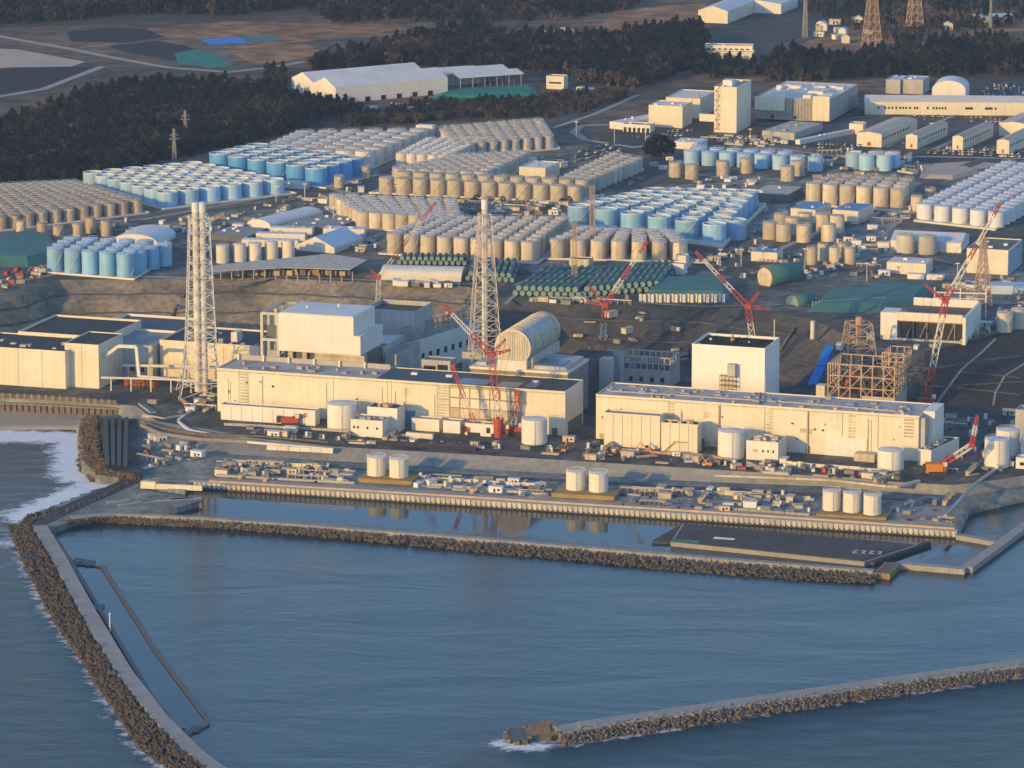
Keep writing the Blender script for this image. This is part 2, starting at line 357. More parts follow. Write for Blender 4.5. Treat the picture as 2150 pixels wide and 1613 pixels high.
for t_, w_ in ((.36, 1.8), (.68, 2.2)):                # narrow berms cut into the slope
    k_ = t_ * 12; i0 = int(k_); f_ = k_ - i0; yb_ = rr_[i0][0] * (1 - f_) + rr_[i0 + 1][0] * f_; zb_ = rr_[i0][1] * (1 - f_) + rr_[i0 + 1][1] * f_
    zb_ = zb_ + .35; strip('slope_berm', [(yb_ - w_ / 2, zb_ - 2.), (yb_ - w_ / 2, zb_), (yb_ + w_ / 2, zb_ + .1), (yb_ + w_ / 2, zb_ - .5)], 'berm')
far = [(YPL, 35. + XS * 0), (YPL + 3, 35. + XS * 0)]
for Y in list(np.arange(2960, 3700, 40.)):
    far.append((np.maximum(YPL + 3 + (Y - 2950) * .01, Y + XS * 0), 35. + XS * 0))
strip('plateau_ground', far, 'plateau')
last = far[-1][0]
fr = [(last, 35. + XS * 0)] + [(np.maximum(last + 1, Y + XS * 0), 35. + XS * 0) for Y in (3750, 4000, 4400, 4900, 5600, 7000, 9500, 16000)]
strip('far_land', fr, 'farland')

def hill_z(x, y):
    yt, yp = np.interp(x, XS, YT), np.interp(x, XS, YPL); t = min(1., max(0., (y - yt) / (yp - yt))) * 12; i0 = min(11, int(t)); f_ = t - i0
    return float(np.interp(x, XS, rr_[i0][1]) * (1 - f_) + np.interp(x, XS, rr_[i0 + 1][1]) * f_)
def WH(px, py):
    p = W(px, py, 22)
    for k in range(14): p = W(px, py, .5 * p.z + .5 * hill_z(p.x, p.y))
    return p
# sheets of ground cover on the plateau, each lying a little above the last
def ground(name, pts, m, z=35.05, z0=35.):
    q = [W(px, py, z0) for px, py in pts]
    mb = MB().sheet([(p.x, p.y) for p in q], 0); me = mb.mesh(name, m)
    return tag(link(name, me, None, (0, 0, z)), kind='structure')
def ribbon(name, pts, width, m, z=35.2, z0=35., thick=0.):
    P = [W(px, py, z0) for px, py in pts]; L_ = []; Rr = []
    for i, p in enumerate(P):
        d = (P[min(i + 1, len(P) - 1)] - P[max(i - 1, 0)]).normalized(); n = Vector((-d.y, d.x, 0)) * width / 2
        L_.append(p + n); Rr.append(p - n)
    mb = MB()
    for i in range(len(P) - 1):
        q = [L_[i], Rr[i], Rr[i + 1], L_[i + 1]]
        if thick: mb.prism([(a.x, a.y) for a in q], -thick, 0)
        else: mb.sheet([(a.x, a.y) for a in q], 0)
    return tag(mb.obj(name, m, None, (0, 0, z)), kind='structure')
# ---- fields, lots and roads of the far ground
ground('sand_field', [(-60,100),(35,104),(180,130),(150,140),(20,142),(-60,150)], 'field_sand', 35.10)
ground('ploughed_field', [(-60,152),(20,144),(150,141),(205,140),(150,172),(0,198),(-60,205)], 'field_dark', 35.10)
ground('dark_plot', [(140,68),(225,58),(310,62),(345,78),(270,90),(150,88)], 'field_dark', 35.10)
ground('dark_plot', [(225,97),(330,86),(395,98),(440,118),(500,138),(370,128),(270,112)], 'field_dark', 35.10)
ground('green_tarp_field', [(365,112),(410,104),(455,116),(492,138),(440,142),(375,134)], 'net_green', 35.16)
ground('green_tarp_field', [(500,78),(575,74),(598,83),(520,90)], 'teal', 35.16)
ground('blue_tarp_field', [(420,84),(500,78),(520,90),(440,95)], 'sheet_blue', 35.20)
ground('brown_field', [(290,60),(480,45),(700,50),(720,78),(560,96),(400,80),(350,78)], 'field_brown', 35.06)
ground('brown_field', [(470,98),(640,92),(690,112),(560,135),(520,130)], 'field_brown', 35.06)
ground('brown_field', [(640,55),(830,50),(860,62),(820,78),(700,80)], 'field_brown', 35.12)
ground('brown_field', [(1300,20),(1480,8),(1500,40),(1340,70),(1250,60)], 'field_brown', 35.06)
ground('brown_field', [(1640,20),(1980,10),(2200,30),(2200,60),(1900,90),(1700,100)], 'field_brown', 35.05)
ground('grey_lot', [(700,80),(860,70),(1000,80),(1120,60),(1260,62),(1200,90),(1000,110),(800,120)], 'asphalt', 35.08)
ground('grey_lot', [(1490,40),(1640,10),(1760,0),(1900,5),(1720,80),(1600,110),(1500,90)], 'asphalt', 35.09)
ground('forest_ground', [(-60,285),(60,255),(160,210),(330,180),(560,188),(610,215),(760,235),(610,275),(430,318),(300,345),(180,385),(-60,392)], 'forest_floor', 35.11)
ground('forest_ground', [(640,150),(860,95),(1010,62),(1240,95),(1470,70),(1480,130),(1330,180),(1190,170),(1100,140),(870,140),(640,160)], 'forest_floor', 35.11)
ground('forest_ground', [(1600,170),(1680,130),(1900,118),(2200,105),(2200,165),(1860,165),(1700,175)], 'forest_floor', 35.11)
ground('forest_ground', [(-60,-30),(900,-30),(700,28),(500,40),(0,60),(-60,60)], 'forest_floor', 35.11)
ground('car_park', [(1200,330),(1320,255),(1490,265),(1500,290),(1420,300),(1300,330)], 'asphalt', 35.10)
ground('car_park', [(1590,300),(1640,290),(1800,300),(1900,315),(2200,320),(2200,350),(1950,350),(1800,318)], 'asphalt', 35.10)
ground('car_park', [(1830,170),(2200,165),(2200,200),(2050,205),(1960,195)], 'asphalt', 35.13)
ground('car_park', [(1590,255),(1830,245),(2200,260),(2200,318),(1930,312),(1640,290)], 'road', 35.07)
ribbon('road', [(-80,60),(0,77),(140,102),(250,124),(350,142),(480,152),(560,143),(640,130)], 9, 'road_pale')
ribbon('road', [(-80,212),(0,203),(90,188),(150,165),(215,140)], 8, 'road_pale')
ribbon('road', [(1000,300),(1180,250),(1320,190),(1450,150),(1600,112),(1750,62),(1900,0)], 11, 'road')
ribbon('road', [(1330,260),(1220,265),(1205,278),(1230,295),(1330,310),(1420,300)], 8, 'road_pale', 35.3)
ribbon('road', [(1240,445),(1330,400),(1440,350),(1500,320)], 12, 'road', 35.22)
ribbon('road', [(1500,560),(1660,520),(1800,470),(1900,420),(2000,360),(2080,330)], 11, 'road', 35.22)
ribbon('road', [(300,470),(430,445),(620,420),(690,405)], 9, 'road', 35.22)
ribbon('road', [(0,600),(120,575),(400,585),(470,570)], 7, 'road_pale', 35.22)
ribbon('road', [(1040,620),(1110,580),(1300,545),(1440,535),(1700,560),(2000,590),(2200,600)], 9, 'road', 35.24)
ribbon('road', [(1080,600),(1130,575),(1060,640)], 3, 'road_pale', 35.3)
for k, (pts, m) in enumerate((([(300,480),(420,455),(560,440),(640,432),(600,452),(520,478),(420,500),(330,500)], 'apron'), ([(690,425),(800,470),(820,520),(760,530),(700,500),(660,470)], 'apron'), ([(1100,560),(1200,540),(1440,520),(1470,545),(1300,560),(1120,575)], 'apron'), ([(1560,480),(1620,430),(1680,420),(1640,500),(1600,530)], 'apron'), ([(1800,460),(1900,420),(1930,440),(1860,490)], 'road_pale'), ([(1400,395),(1540,370),(1680,375),(1650,400),(1500,400)], 'apron'), ([(1940,345),(2050,338),(2100,345),(1990,372),(1930,375)], 'field_sand'), ([(1750,345),(1880,345),(1900,358),(1780,360)], 'forest_floor'), ([(1450,555),(1600,545),(1700,560),(1690,590),(1560,590)], 'yard'), ([(1960,560),(2200,560),(2200,640),(2000,640)], 'apron'), ([(1740,470),(1860,480),(1880,545),(1760,560)], 'apron'))):
    ground('gravel_lot', pts, m, 35.06 + .012 * k)
for k, (pts, w_, m) in enumerate((([(690,395),(780,420),(1000,425),(1230,430)], 6, 'road_pale'), ([(800,478),(700,500),(620,520)], 5, 'road_pale'), ([(780,535),(1000,540),(1200,535),(1450,545)], 6, 'apron'), ([(1560,470),(1620,420),(1700,375),(1780,350),(1960,345)], 7, 'apron'), ([(1590,545),(1690,500),(1800,455),(1890,405),(1930,385)], 5, 'road_pale'), ([(1810,520),(1930,535),(2020,560)], 6, 'apron'), ([(160,470),(300,462),(420,440),(620,405)], 5, 'road_pale'), ([(760,330),(790,365),(690,392)], 6, 'apron'), ([(1160,270),(1250,240),(1340,200)], 5, 'road_pale'), ([(1480,320),(1620,312),(1760,330),(1960,330),(2200,335)], 6, 'road_pale'), ([(1590,262),(1720,256),(1830,244),(1990,236)], 6, 'apron'), ([(1860,310),(1960,262),(2010,240)], 5, 'road_pale'), ([(1960,315),(2060,270)], 5, 'road_pale'), ([(1400,360),(1500,372),(1640,378)], 5, 'road_pale'), ([(460,600),(600,582),(780,590),(1000,598)], 4, 'road_pale'), ([(1110,600),(1300,635),(1480,645),(1700,640)], 4, 'apron'))):
    ribbon('road', pts, w_, m, 35.26 + .01 * k)
def quay_patch(pts, m, z): q = [W(x, y, 4) for x, y in pts]; tag(MB().sheet([(p.x, p.y) for p in q], 0).obj('paved_patch', m, None, (0, 0, z)), kind='structure')
for k, (pts, m) in enumerate((([(470,1010),(740,1026),(740,1034),(465,1018)], 'pale_concrete'), ([(880,1012),(1140,1030),(1135,1040),(880,1022)], 'white_roof'), ([(900,1030),(1000,1036),(990,1048),(900,1042)], 'pale_concrete'), ([(1300,1040),(1460,1046),(1450,1056),(1300,1050)], 'pale_concrete'), ([(1480,1050),(1690,1064),(1690,1076),(1490,1066)], 'grey_roof'), ([(1870,1062),(1990,1066),(1985,1084),(1870,1080)], 'pale_concrete'), ([(560,975),(690,982),(690,992),(560,985)], 'asphalt'), ([(1010,1012),(1120,1020),(1110,1026),(1010,1019)], 'shed_blue'))): quay_patch(pts, m, 4.06 + .012 * k)

# ================================================================== sea
gx = np.concatenate([np.array([-6000, -3000, -1500, -800]), np.arange(-500, 501, 5.), np.array([800, 1500, 3000, 6000])])
gy = np.concatenate([np.array([-3000, 0, 900, 1500]), np.arange(1900, 2900, 5.), np.array([2950, 3000])])
GX, GY = np.meshgrid(gx, gy); GX = GX.ravel(); GY = GY.ravel()
def pixa(x, y, z=0.):
    d = y * CP - (z - H) * SP; d = np.maximum(d, 1.); return CX + F * x / d, CY + F * (-y * SP - (z - H) * CP) / d
PX, PY = pixa(GX, GY)
def W2(pts, z=0.): return np.array([tuple(W(a, b, z))[:2] for a, b in pts])
def pdist(x, y, poly):
    d = np.full(x.shape, 1e9)
    for (a, b) in zip(poly[:-1], poly[1:]):
        ab = b - a; t = np.clip(((x - a[0]) * ab[0] + (y - a[1]) * ab[1]) / (ab @ ab), 0, 1)
        d = np.minimum(d, np.hypot(x - a[0] - t * ab[0], y - a[1] - t * ab[1]))
    return d
def inside(x, y, poly):
    r = np.zeros(x.shape, bool); n = len(poly)
    for i in range(n):
        x0, y0 = poly[i]; x1, y1 = poly[(i + 1) % n]
        c = ((y0 > y) != (y1 > y)) & (x < (x1 - x0) * (y - y0) / (y1 - y0 + 1e-12) + x0); r ^= c
    return r
LEFT_C = [(78,1103),(120,1172),(185,1292),(258,1412),(330,1505),(405,1580),(500,1650),(620,1720)]       # cap of the left breakwater
HARB = W2([(60,1085),(280,1000),(2600,1000),(2600,1330),(2150,1385),(1700,1450),(1240,1515),(1080,1545),(760,1690),(520,1660)] + LEFT_C[::-1][2:])
op = np.where(inside(GX, GY, HARB), 0., 1.); dist_edge = pdist(GX, GY, HARB[4:9]); mouth = W2([(1080,1545),(760,1690),(520,1660)])
dm = pdist(GX, GY, mouth); op = np.where(op == 0, np.clip(1 - dm / 70, 0, 1) * .55, op)
OUTL = W2([(20,1115),(60,1200),(110,1300),(180,1390),(240,1490),(290,1570),(400,1660)]); OUTR = W2([(1075,1555),(1180,1565),(1400,1532),(1700,1484),(2000,1442),(2200,1410)])
fo = np.maximum(.50 * np.clip(1 - pdist(GX, GY, OUTL) / 17, 0, 1), .48 * np.clip(1 - pdist(GX, GY, OUTR) / 15, 0, 1))
fo = np.maximum(fo, .62 * np.clip(1 - pdist(GX, GY, W2([(1055,1562),(1080,1568),(1130,1570)])) / 20, 0, 1))
shore = pdist(GX, GY, W2([(-400,915),(0,915),(165,920),(170,1000),(230,1012),(60,1085)]))
fo = np.maximum(fo, np.where(op > .6, .48 * np.exp(-(shore / 20) ** 2) + .36 * np.exp(-((shore - 66) / 14) ** 2) + .30 * np.exp(-((shore - 118) / 14) ** 2) + .22 * np.clip(1 - shore / 170, 0, 1), 0))
fo = np.maximum(fo, np.where(op > .6, .17, 0)); fo = np.where(op < .3, -.2, fo)
ENC = W2([(110,1115),(215,1190),(330,1372),(442,1520),(388,1546),(236,1330)]); BASIN = W2([(300,1000),(380,1040),(2010,1128),(2060,1150),(1880,1190),(1000,1118),(230,1068)]); bs = np.maximum(inside(GX, GY, BASIN).astype(float) * .93, inside(GX, GY, ENC).astype(float) * .8)
n0 = len(gx); i, j = np.meshgrid(np.arange(len(gy) - 1), np.arange(n0 - 1), indexing='ij'); a = (i * n0 + j).ravel()
me = np_mesh('sea', np.stack([GX, GY, GX * 0], 1), np.stack([a, a + 1, a + n0 + 1, a + n0], 1), 'sea_water', True)
for nm, arr in (('open', op), ('foam', fo), ('basin', bs)):
    at = me.attributes.new(nm, 'FLOAT', 'POINT'); at.data.foreach_set('value', arr.astype('f4'))
tag(link('sea', me), kind='structure')

# ================================================================== breakwaters
def poly_strip(mb, cl, w_l, w_r, z0, z1):
    "block of varying width along a world polyline"
    P = [Vector((p[0], p[1], 0)) for p in cl]; Ls = []; Rs = []
    for i, p in enumerate(P):
        d = (P[min(i + 1, len(P) - 1)] - P[max(i - 1, 0)]).normalized(); n = Vector((-d.y, d.x, 0))
        Ls.append(p + n * w_l); Rs.append(p - n * w_r)
    for i in range(len(P) - 1):
        a_, b_, c_, d_ = Ls[i], Rs[i], Rs[i + 1], Ls[i + 1]
        mb.prism([(q.x, q.y) for q in (a_, b_, c_, d_)], z0, z1)
def resample(cl, step):
    P = np.array(cl, float)[:, :2]; s = np.r_[0, np.cumsum(np.hypot(*np.diff(P, axis=0).T))]; t = np.append(np.arange(0, s[-1] - step * .3, step), s[-1])
    return np.stack([np.interp(t, s, P[:, 0]), np.interp(t, s, P[:, 1])], 1)
# one tetrapod: four tapered legs
def tetra_mesh():
    mb = MB(); dirs = [Vector((0, 0, 1)), Vector((.943, 0, -.333)), Vector((-.471, .816, -.333)), Vector((-.471, -.816, -.333))]
    for d in dirs:
        a_ = Vector((1, 0, 0)) if abs(d.x) < .8 else Vector((0, 1, 0)); b_ = d.cross(a_).normalized(); c_ = d.cross(b_).normalized()
        n = 6; vs_ = []
        for (r, t) in ((.42, 0.), (.25, 1.1)):
            for k in range(n):
                an = 2 * math.pi * k / n; vs_.append(tuple(d * t + b_ * r * math.cos(an) + c_ * r * math.sin(an)))
        mb.add(vs_, [(k, (k + 1) % n, n + (k + 1) % n, n + k) for k in range(n)] + [tuple(range(n, 2 * n))])
    return mb
TT = tetra_mesh(); TV = np.array(TT.v, float); TFQ = [f for f in TT.f if len(f) == 4]; TCAP = [f for f in TT.f if len(f) == 6]
TF = np.array(TFQ + [(f[0], f[1], f[2], f[3]) for f in TCAP] + [(f[0], f[3], f[4], f[5]) for f in TCAP])
def rotm(r):
    q = r.normal(size=4); q /= np.linalg.norm(q); w, x, y, z = q
    return np.array([[1-2*(y*y+z*z), 2*(x*y-z*w), 2*(x*z+y*w)], [2*(x*y+z*w), 1-2*(x*x+z*z), 2*(y*z-x*w)], [2*(x*z-y*w), 2*(y*z+x*w), 1-2*(x*x+y*y)]])
def tetra_spots(inner, outer, ztop, per_m, size):
    "random places on the slope between the inner (high) and outer (waterline) edge"
    I = np.array(inner, float)[:, :2]; O = np.array(outer, float)[:, :2]
    def arc(P):
        s = np.r_[0, np.cumsum(np.hypot(*np.diff(P, axis=0).T))]; return s / s[-1], s[-1]
    si, Li = arc(I); so_, Lo = arc(O); n = int((Li + Lo) / 2 * per_m); out = []
    for k in range(n):
        t = (k + rng.random()) / n; u = rng.random()
        pi = np.array([np.interp(t, si, I[:, 0]), np.interp(t, si, I[:, 1])]); po = np.array([np.interp(t, so_, O[:, 0]), np.interp(t, so_, O[:, 1])])
        p = pi + (po - pi) * u; out.append((p[0], p[1], ztop * (1 - u) + .2 * u + rng.normal() * .35, size * rng.uniform(.85, 1.15), u))
    return out
def tetra_mass(name, spots, label, m='tetrapod'):
    V = []; Fs = []
    for k, s in enumerate(spots):
        V.append(TV @ rotm(rng).T * s[3] + np.array(s[:3])); Fs.append(TF + k * len(TV))
    o = link(name, np_mesh(name, np.concatenate(V), np.concatenate(Fs), m)); return tag(o, label, 'tetrapods', None, 'stuff')

# ---- left breakwater
capL = resample([W(x + 3, y, 4.5) for x, y in LEFT_C], 12.)
bw = thing('breakwater', 'long bent breakwater with flat concrete cap running down the left edge', 'breakwater')
joint = 0
for a_, b_ in zip(capL[:-1], capL[1:]):
    mb = MB(); d = (b_ - a_); mb_pts = [a_ + d * .012, b_ - d * .012]; poly_strip(mb, mb_pts, 4.6, 3.6, -4, 4.5 + rng.uniform(-.06, .06)); mb.obj('cap_block', 'pale_concrete', bw)
mb = MB(); poly_strip(mb, capL, 3.0, 3.0, -4, 4.2); mb.obj('core', 'concrete', bw)
inn = [tuple(W(x - 19, y, 4.0)) for x, y in LEFT_C]; 
outp = [(18,1108),(55,1200),(108,1300),(172,1390),(238,1492),(292,1572),(392,1650),(540,1720)]
outL = [tuple(W(x, y, 0)) for x, y in outp]
sp = tetra_spots(inn, outL, 4.0, 3.8, 1.6)
sp += tetra_spots([tuple(W(x, y, 4)) for x, y in [(290,1003),(240,1030),(170,1065),(100,1085),(62,1098)]], [tuple(W(x, y, 0)) for x, y in [(268,1012),(215,1036),(130,1066),(55,1085),(22,1106)]], 3.5, 1.6, 1.5)
sp.sort(key=lambda s: s[1])
near, rest = sp[:300], sp[300:]
tme = link('tetra_tmp', TT.mesh('tetrapod', 'tetrapod')); tmesh = tme.data; bpy.data.objects.remove(tme)
tmesh2 = TT.mesh('tetrapod_pale', 'tetrapod_pale')
from mathutils import Matrix
for s in near:
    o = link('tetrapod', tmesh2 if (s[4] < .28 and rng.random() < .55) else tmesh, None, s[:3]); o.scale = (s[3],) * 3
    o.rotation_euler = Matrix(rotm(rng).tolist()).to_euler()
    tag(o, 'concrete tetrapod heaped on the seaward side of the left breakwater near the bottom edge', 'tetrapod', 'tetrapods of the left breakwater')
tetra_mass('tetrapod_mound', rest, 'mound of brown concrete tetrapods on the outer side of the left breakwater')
# ---- inner breakwater
CI = [(150,1086),(230,1077),(420,1086),(600,1098),(1000,1129),(1400,1163),(1700,1187),(1835,1197)]
capI = resample([W(x, y, 4.) for x, y in CI], 14.)
bw = thing('breakwater', 'straight inner breakwater armoured with tetrapods between harbour and intake basin', 'breakwater')
for a_, b_ in zip(capI[:-1], capI[1:]):
    mb = MB(); d = b_ - a_; poly_strip(mb, [a_ + d * .01, b_ - d * .01], 2.6, 2.2, -4, 4. + rng.uniform(-.05, .05)); mb.obj('cap_block', 'pale_concrete', bw)
mb = MB(); poly_strip(mb, capI, 3.2, -1.5, -4, 3.6); mb.obj('parapet_footing', 'wet_concrete', bw)
mb = MB(); q = W(1835,1203,3.2); u, v = uv(A0); L_ = run(q, 1868, A0); ring = [q, q + u * L_, q + u * L_ + v * 26, q + v * 26]; mb.prism([(p.x, p.y) for p in ring], -4, 3.2); mb.obj('end_block', 'ochre', bw)
mb = MB(); ring2 = [q + u * 1 + v * 1, q + u * (L_ - 1) + v * 1, q + u * (L_ - 1) + v * 25, q + u * 1 + v * 25]; mb.prism([(p.x, p.y) for p in ring2], 3.2, 3.35); mb.obj('end_deck', 'caisson', bw)
innI = [tuple(W(x, y + 9, 3.4)) for x, y in CI]; outI = [tuple(W(x, y, 0)) for x, y in [(110,1110),(200,1096),(430,1108),(600,1121),(1000,1160),(1400,1198),(1700,1220),(1835,1227)]]
tetra_mass('tetrapod_mound', tetra_spots(innI, outI, 3.3, 3.0, 1.3), 'belt of tetrapods along the harbour side of the inner breakwater')
# ---- right breakwater
CR = [(1165,1527),(1240,1515),(1400,1492),(1600,1463),(1800,1434),(2000,1406),(2200,1379),(2500,1335)]
capR = resample([W(x, y, 4.6) for x, y in CR], 13.)
bw = thing('breakwater', 'outer breakwater with grey cap rising to the lower right corner', 'breakwater')
for a_, b_ in zip(capR[:-1], capR[1:]):
    mb = MB(); d = b_ - a_; poly_strip(mb, [a_ + d * .01, b_ - d * .01], 2.6, 9.0, -4, 4.6 + rng.uniform(-.06, .06)); mb.obj('cap_block', 'pale_concrete', bw)
mb = MB(); poly_strip(mb, capR[6:], 5.2, -2.62, -4, 3.2); mb.obj('rear_wall', 'wet_concrete', bw)
innR = [tuple(W(x, y + 14, 3.6)) for x, y in CR]; outR = [tuple(W(x, y, 0)) for x, y in [(1185,1566),(1250,1556),(1400,1534),(1600,1503),(1800,1473),(2000,1444),(2200,1414),(2500,1365)]]
spR = tetra_spots(innR, outR, 3.9, 4.0, 1.5)
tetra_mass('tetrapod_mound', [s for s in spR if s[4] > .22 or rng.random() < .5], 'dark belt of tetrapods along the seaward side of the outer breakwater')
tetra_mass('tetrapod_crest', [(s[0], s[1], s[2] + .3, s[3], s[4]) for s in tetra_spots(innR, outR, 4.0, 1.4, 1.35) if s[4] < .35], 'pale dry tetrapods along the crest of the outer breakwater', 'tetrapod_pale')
# broken head of the outer breakwater
hd = thing('broken_pier', 'broken dark sheet pile head of the outer breakwater in the surf', 'breakwater', W(1090,1548,0))
for k in range(11):
    a_ = k / 11 * 2 * math.pi; mb = MB(); mb.box(-1.1, -1.1, -3, 1.1, 1.1, 2.2 + rng.uniform(-1.2, .8)); mb.obj('sheet_pile', 'caisson', hd, (6.5 * math.cos(a_), 13 * math.sin(a_), 0), a_)
mb = MB(); mb.box(-5, -10, -3, 5, 10, 1.6); mb.obj('fill', 'wet_concrete', hd)
cs = thing('caisson', 'tilted brown concrete caisson beside the broken breakwater head', 'caisson', W(1142,1545,0))
mb = MB(); mb.prism([(-8, -3), (-5, -7), (2, -8), (7, -5), (8, 4), (4, 8), (-4, 7.5), (-8, 4)], -4, 3.4); o = mb.obj('block', 'caisson', cs); o.rotation_euler = (R(14), R(-9), R(10))
mb = MB(); mb.prism([(-4, -3), (3, -4), (4, 3), (-3, 3)], 3.42, 4.1); o2 = mb.obj('top_slab', 'caisson', o)

# ---- sheet pile enclosure inside the left breakwater
def wall_line(name, pts, w, z0, z1, m, label, cat='wall', part='segment', step=10., z=0.):
    t = thing(name, label, cat); cl = resample([W(x, y, z) for x, y in pts] + [], step); e = W(*pts[-1], z); cl = np.vstack([cl, [e.x, e.y]])
    for a_, b_ in zip(cl[:-1], cl[1:]):
        if np.hypot(*(b_ - a_)) < .3: continue
        mb = MB(); poly_strip(mb, [a_, b_], w / 2, w / 2, z0, z1 + rng.uniform(-.04, .04)); mb.obj(part, m, t)
    return t
wall_line('silt_curtain_wall', [(150,1186),(214,1189),(330,1372),(442,1520),(418,1532),(388,1546),(360,1520)], 2.4, -2, .9, 'wet_concrete', 'thin dark low wall enclosing a strip of water inside the left breakwater')
wall_line('inner_kerb', [(108,1120),(152,1186),(236,1326),(322,1470),(384,1548)], 2.2, -2, 1.0, 'wet_concrete', 'dark wet kerb line along the inner side of the left breakwater cap')
for (x, y, s_) in ((165,1178,3),(185,1183,4),(206,1276,3.4),(392,1540,3.4),(412,1532,3.0),(376,1536,2.6)):
    c = W(x, y, 0); mb = MB(); n = 9; mb.prism([(s_ * (1 + .35 * math.sin(k * 2.3)) * math.cos(2 * math.pi * k / n), 1.9 * s_ * (1 + .3 * math.cos(k * 1.7)) * math.sin(2 * math.pi * k / n)) for k in range(n)], -2, .7)
    tag(mb.obj('rubble_heap', 'wet_concrete', None, c), ['first', 'second', 'third', 'fourth', 'fifth', 'sixth'][(int(y > 1180) if y < 1200 else 2) if y < 1500 else (3 if x < 380 else 4 if x < 400 else 5)] + ' wet rubble heap, counted from the beach, inside the left breakwater', 'rubble', 'rubble heaps inside the left breakwater')
pl = thing('navigation_post', 'slim white post standing beside the left breakwater', 'post', W(231,1325,2)); MB().cyl(0, 0, 0, 9, .35, .3, 8).obj('pole', 'steel_white', pl); MB().box(-.5, -.5, 9, .5, .5, 9.6).obj('lamp', 'steel_white', pl)
# ---- L shaped mole at the right
ml = thing('mole', 'pale concrete L shaped mole at the right edge of the harbour', 'mole')
for pts in ([(1885,1181),(2028,1193)], [(2030,1191),(2150,1103),(2260,1025)]):
    cl = resample([W(x, y, 3.) for x, y in pts], 10.)
    for a_, b_ in zip(cl[:-1], cl[1:]):
        mb = MB(); d = b_ - a_; poly_strip(mb, [a_ + d * .008, b_ - d * .008], 3.2, 3.2, -4, 3. + rng.uniform(-.04, .04)); mb.obj('cap_block', 'pale_concrete', ml)
wall_line('mole', [(2012,1122),(2100,1138)], 5, -4, 2.6, 'pale_concrete', 'short pale concrete spur joining the quay corner to the mole', 'mole', 'cap_block', 9., 2.6)
# ---- moored dark platform
pf = thing('floating_platform', 'large dark floating platform moored in front of the quay wall', 'platform')
pp = [(1408,1136),(1432,1098),(1925,1143),(1815,1178)]; ppw = [W(x, y, 3) for x, y in pp]
mb = MB(); mb.prism([(p.x, p.y) for p in ppw], -2, 2.4); mb.obj('hull', 'pale_concrete', pf)
c = sum(ppw, Vector()) / 4; ins = [c + (p - c) * .975 for p in ppw]; mb = MB(); mb.prism([(p.x, p.y) for p in ins], 2.4, 3.0); mb.obj('deck', 'deck_grey', pf)
tp = [W(x, y, 2) for x, y in [(1368,1134),(1406,1112),(1430,1100),(1410,1136)]]; mb = MB(); mb.prism([(p.x, p.y) for p in tp], -1, 1.4); mb.obj('apron_deck', 'deck_grey', pf)
mb = MB(); mb.box(-6, -1.5, 0, 6, 1.5, .3); mb.obj('pale_mark', 'steel_white', pf, W(1521,1131,3.02), -R(A0))
mb = MB(); mb.box(-8, -2, 0, 8, 2, .3); mb.obj('green_patch', 'net_green', pf, W(1440,1136,3.02), -R(A0))
for k, x in enumerate((1796, 1812, 1831, 1846)):      # worn pale figures near the platform's end
    for (dx, dy, sx, sy) in ((0, 0, 2.2, 1.6), (.8, 5.5, 2.2, 1.6), (-.6 + (k % 2) * 1.4, 2.7, 1.1, 5.5)):
        mb = MB(); mb.box(-sx / 2, -sy / 2, 0, sx / 2, sy / 2, .03); p = W(x, 1161 + k * .7, 3.02); mb.obj('deck_mark', 'marking', pf, (p.x + dx, p.y + dy, 3.02), -R(A0))
gw = thing('gangway', 'dark gangway pontoon at the right end of the floating platform', 'gangway', W(1830,1183,1.2)); u_, v_ = uv(-40)
mb = MB(); mb.box(0, -1.6, -1, 58, 1.6, 1.0); mb.obj('deck', 'asphalt', gw, (0, 0, 0), R(52)); mb = MB(); mb.box(0, 2.6, -1, 52, 4.4, .6); mb.obj('rail_deck', 'steel_grey', gw, (0, 0, 0), R(52))

# ---- quay wall with its ribs
qa, qb = W(396,1010,4), W(2010,1115,4); qd = (qb - qa); ql = qd.length; qang = math.atan2(qd.y, qd.x)
qw = thing('quay_wall', 'long ribbed concrete quay wall along the intake basin', 'quay wall', (qa.x, qa.y, 0), qang)
MB().box(0, -1.2, -4, ql, 3.5, 1.4).obj('wall', 'wet_concrete', qw)
MB().box(0, -1.6, 1.4, ql, 3.5, 4.15).obj('cap', 'tank_grey', qw)
npile = 150
pm = MB().box(-.85, -2.3, .9, .85, -1.6, 4.0).mesh('pile', 'tank_grey')
for k in range(npile): link('pile', pm, qw, ((k + .5) * ql / npile, 0, 0))
# ---- causeway at the left end and its slabs
cw = [W(x, y, 3.4) for x, y in [(64,1098),(175,1047),(285,997),(300,1028),(400,1045),(418,1052),(372,1066),(235,1080),(150,1094),(105,1112)]]
mb = MB(); mb.prism([(p.x, p.y) for p in cw], -4, 3.4); tag(mb.obj('causeway', 'apron'), kind='structure')
ribbon('road', [(70,1103),(180,1052),(300,1000),(420,955),(520,915)], 13, 'asphalt', 3.46, 3.4)
sb = thing('concrete_slab', 'pale narrow concrete wall at the left end of the intake basin', 'wall', W(295,1026,3.4), -R(10)); w_ = 36
MB().box(0, 0, 0, 9, 3, 4.2).obj('block', 'cream_wall', sb); MB().box(9, .4, 0, 37, 2.4, 3.0).obj('low_wall', 'cream_wall', sb)
for (x, y, l, r_) in ((250,1062,22,55),(300,1055,30,40),(225,1056,14,50),(360,1050,18,35)):
    o = MB().box(0, -1.6, 0, l, 1.6, .5).obj('concrete_plank', 'pale_concrete', None, W(x, y, 3.45), R(r_ - 20)); tag(o, f'{ORD[[225, 250, 300, 360].index(x) + 1]} pale concrete beam from left on the causeway corner', 'beam', 'beams on the causeway')
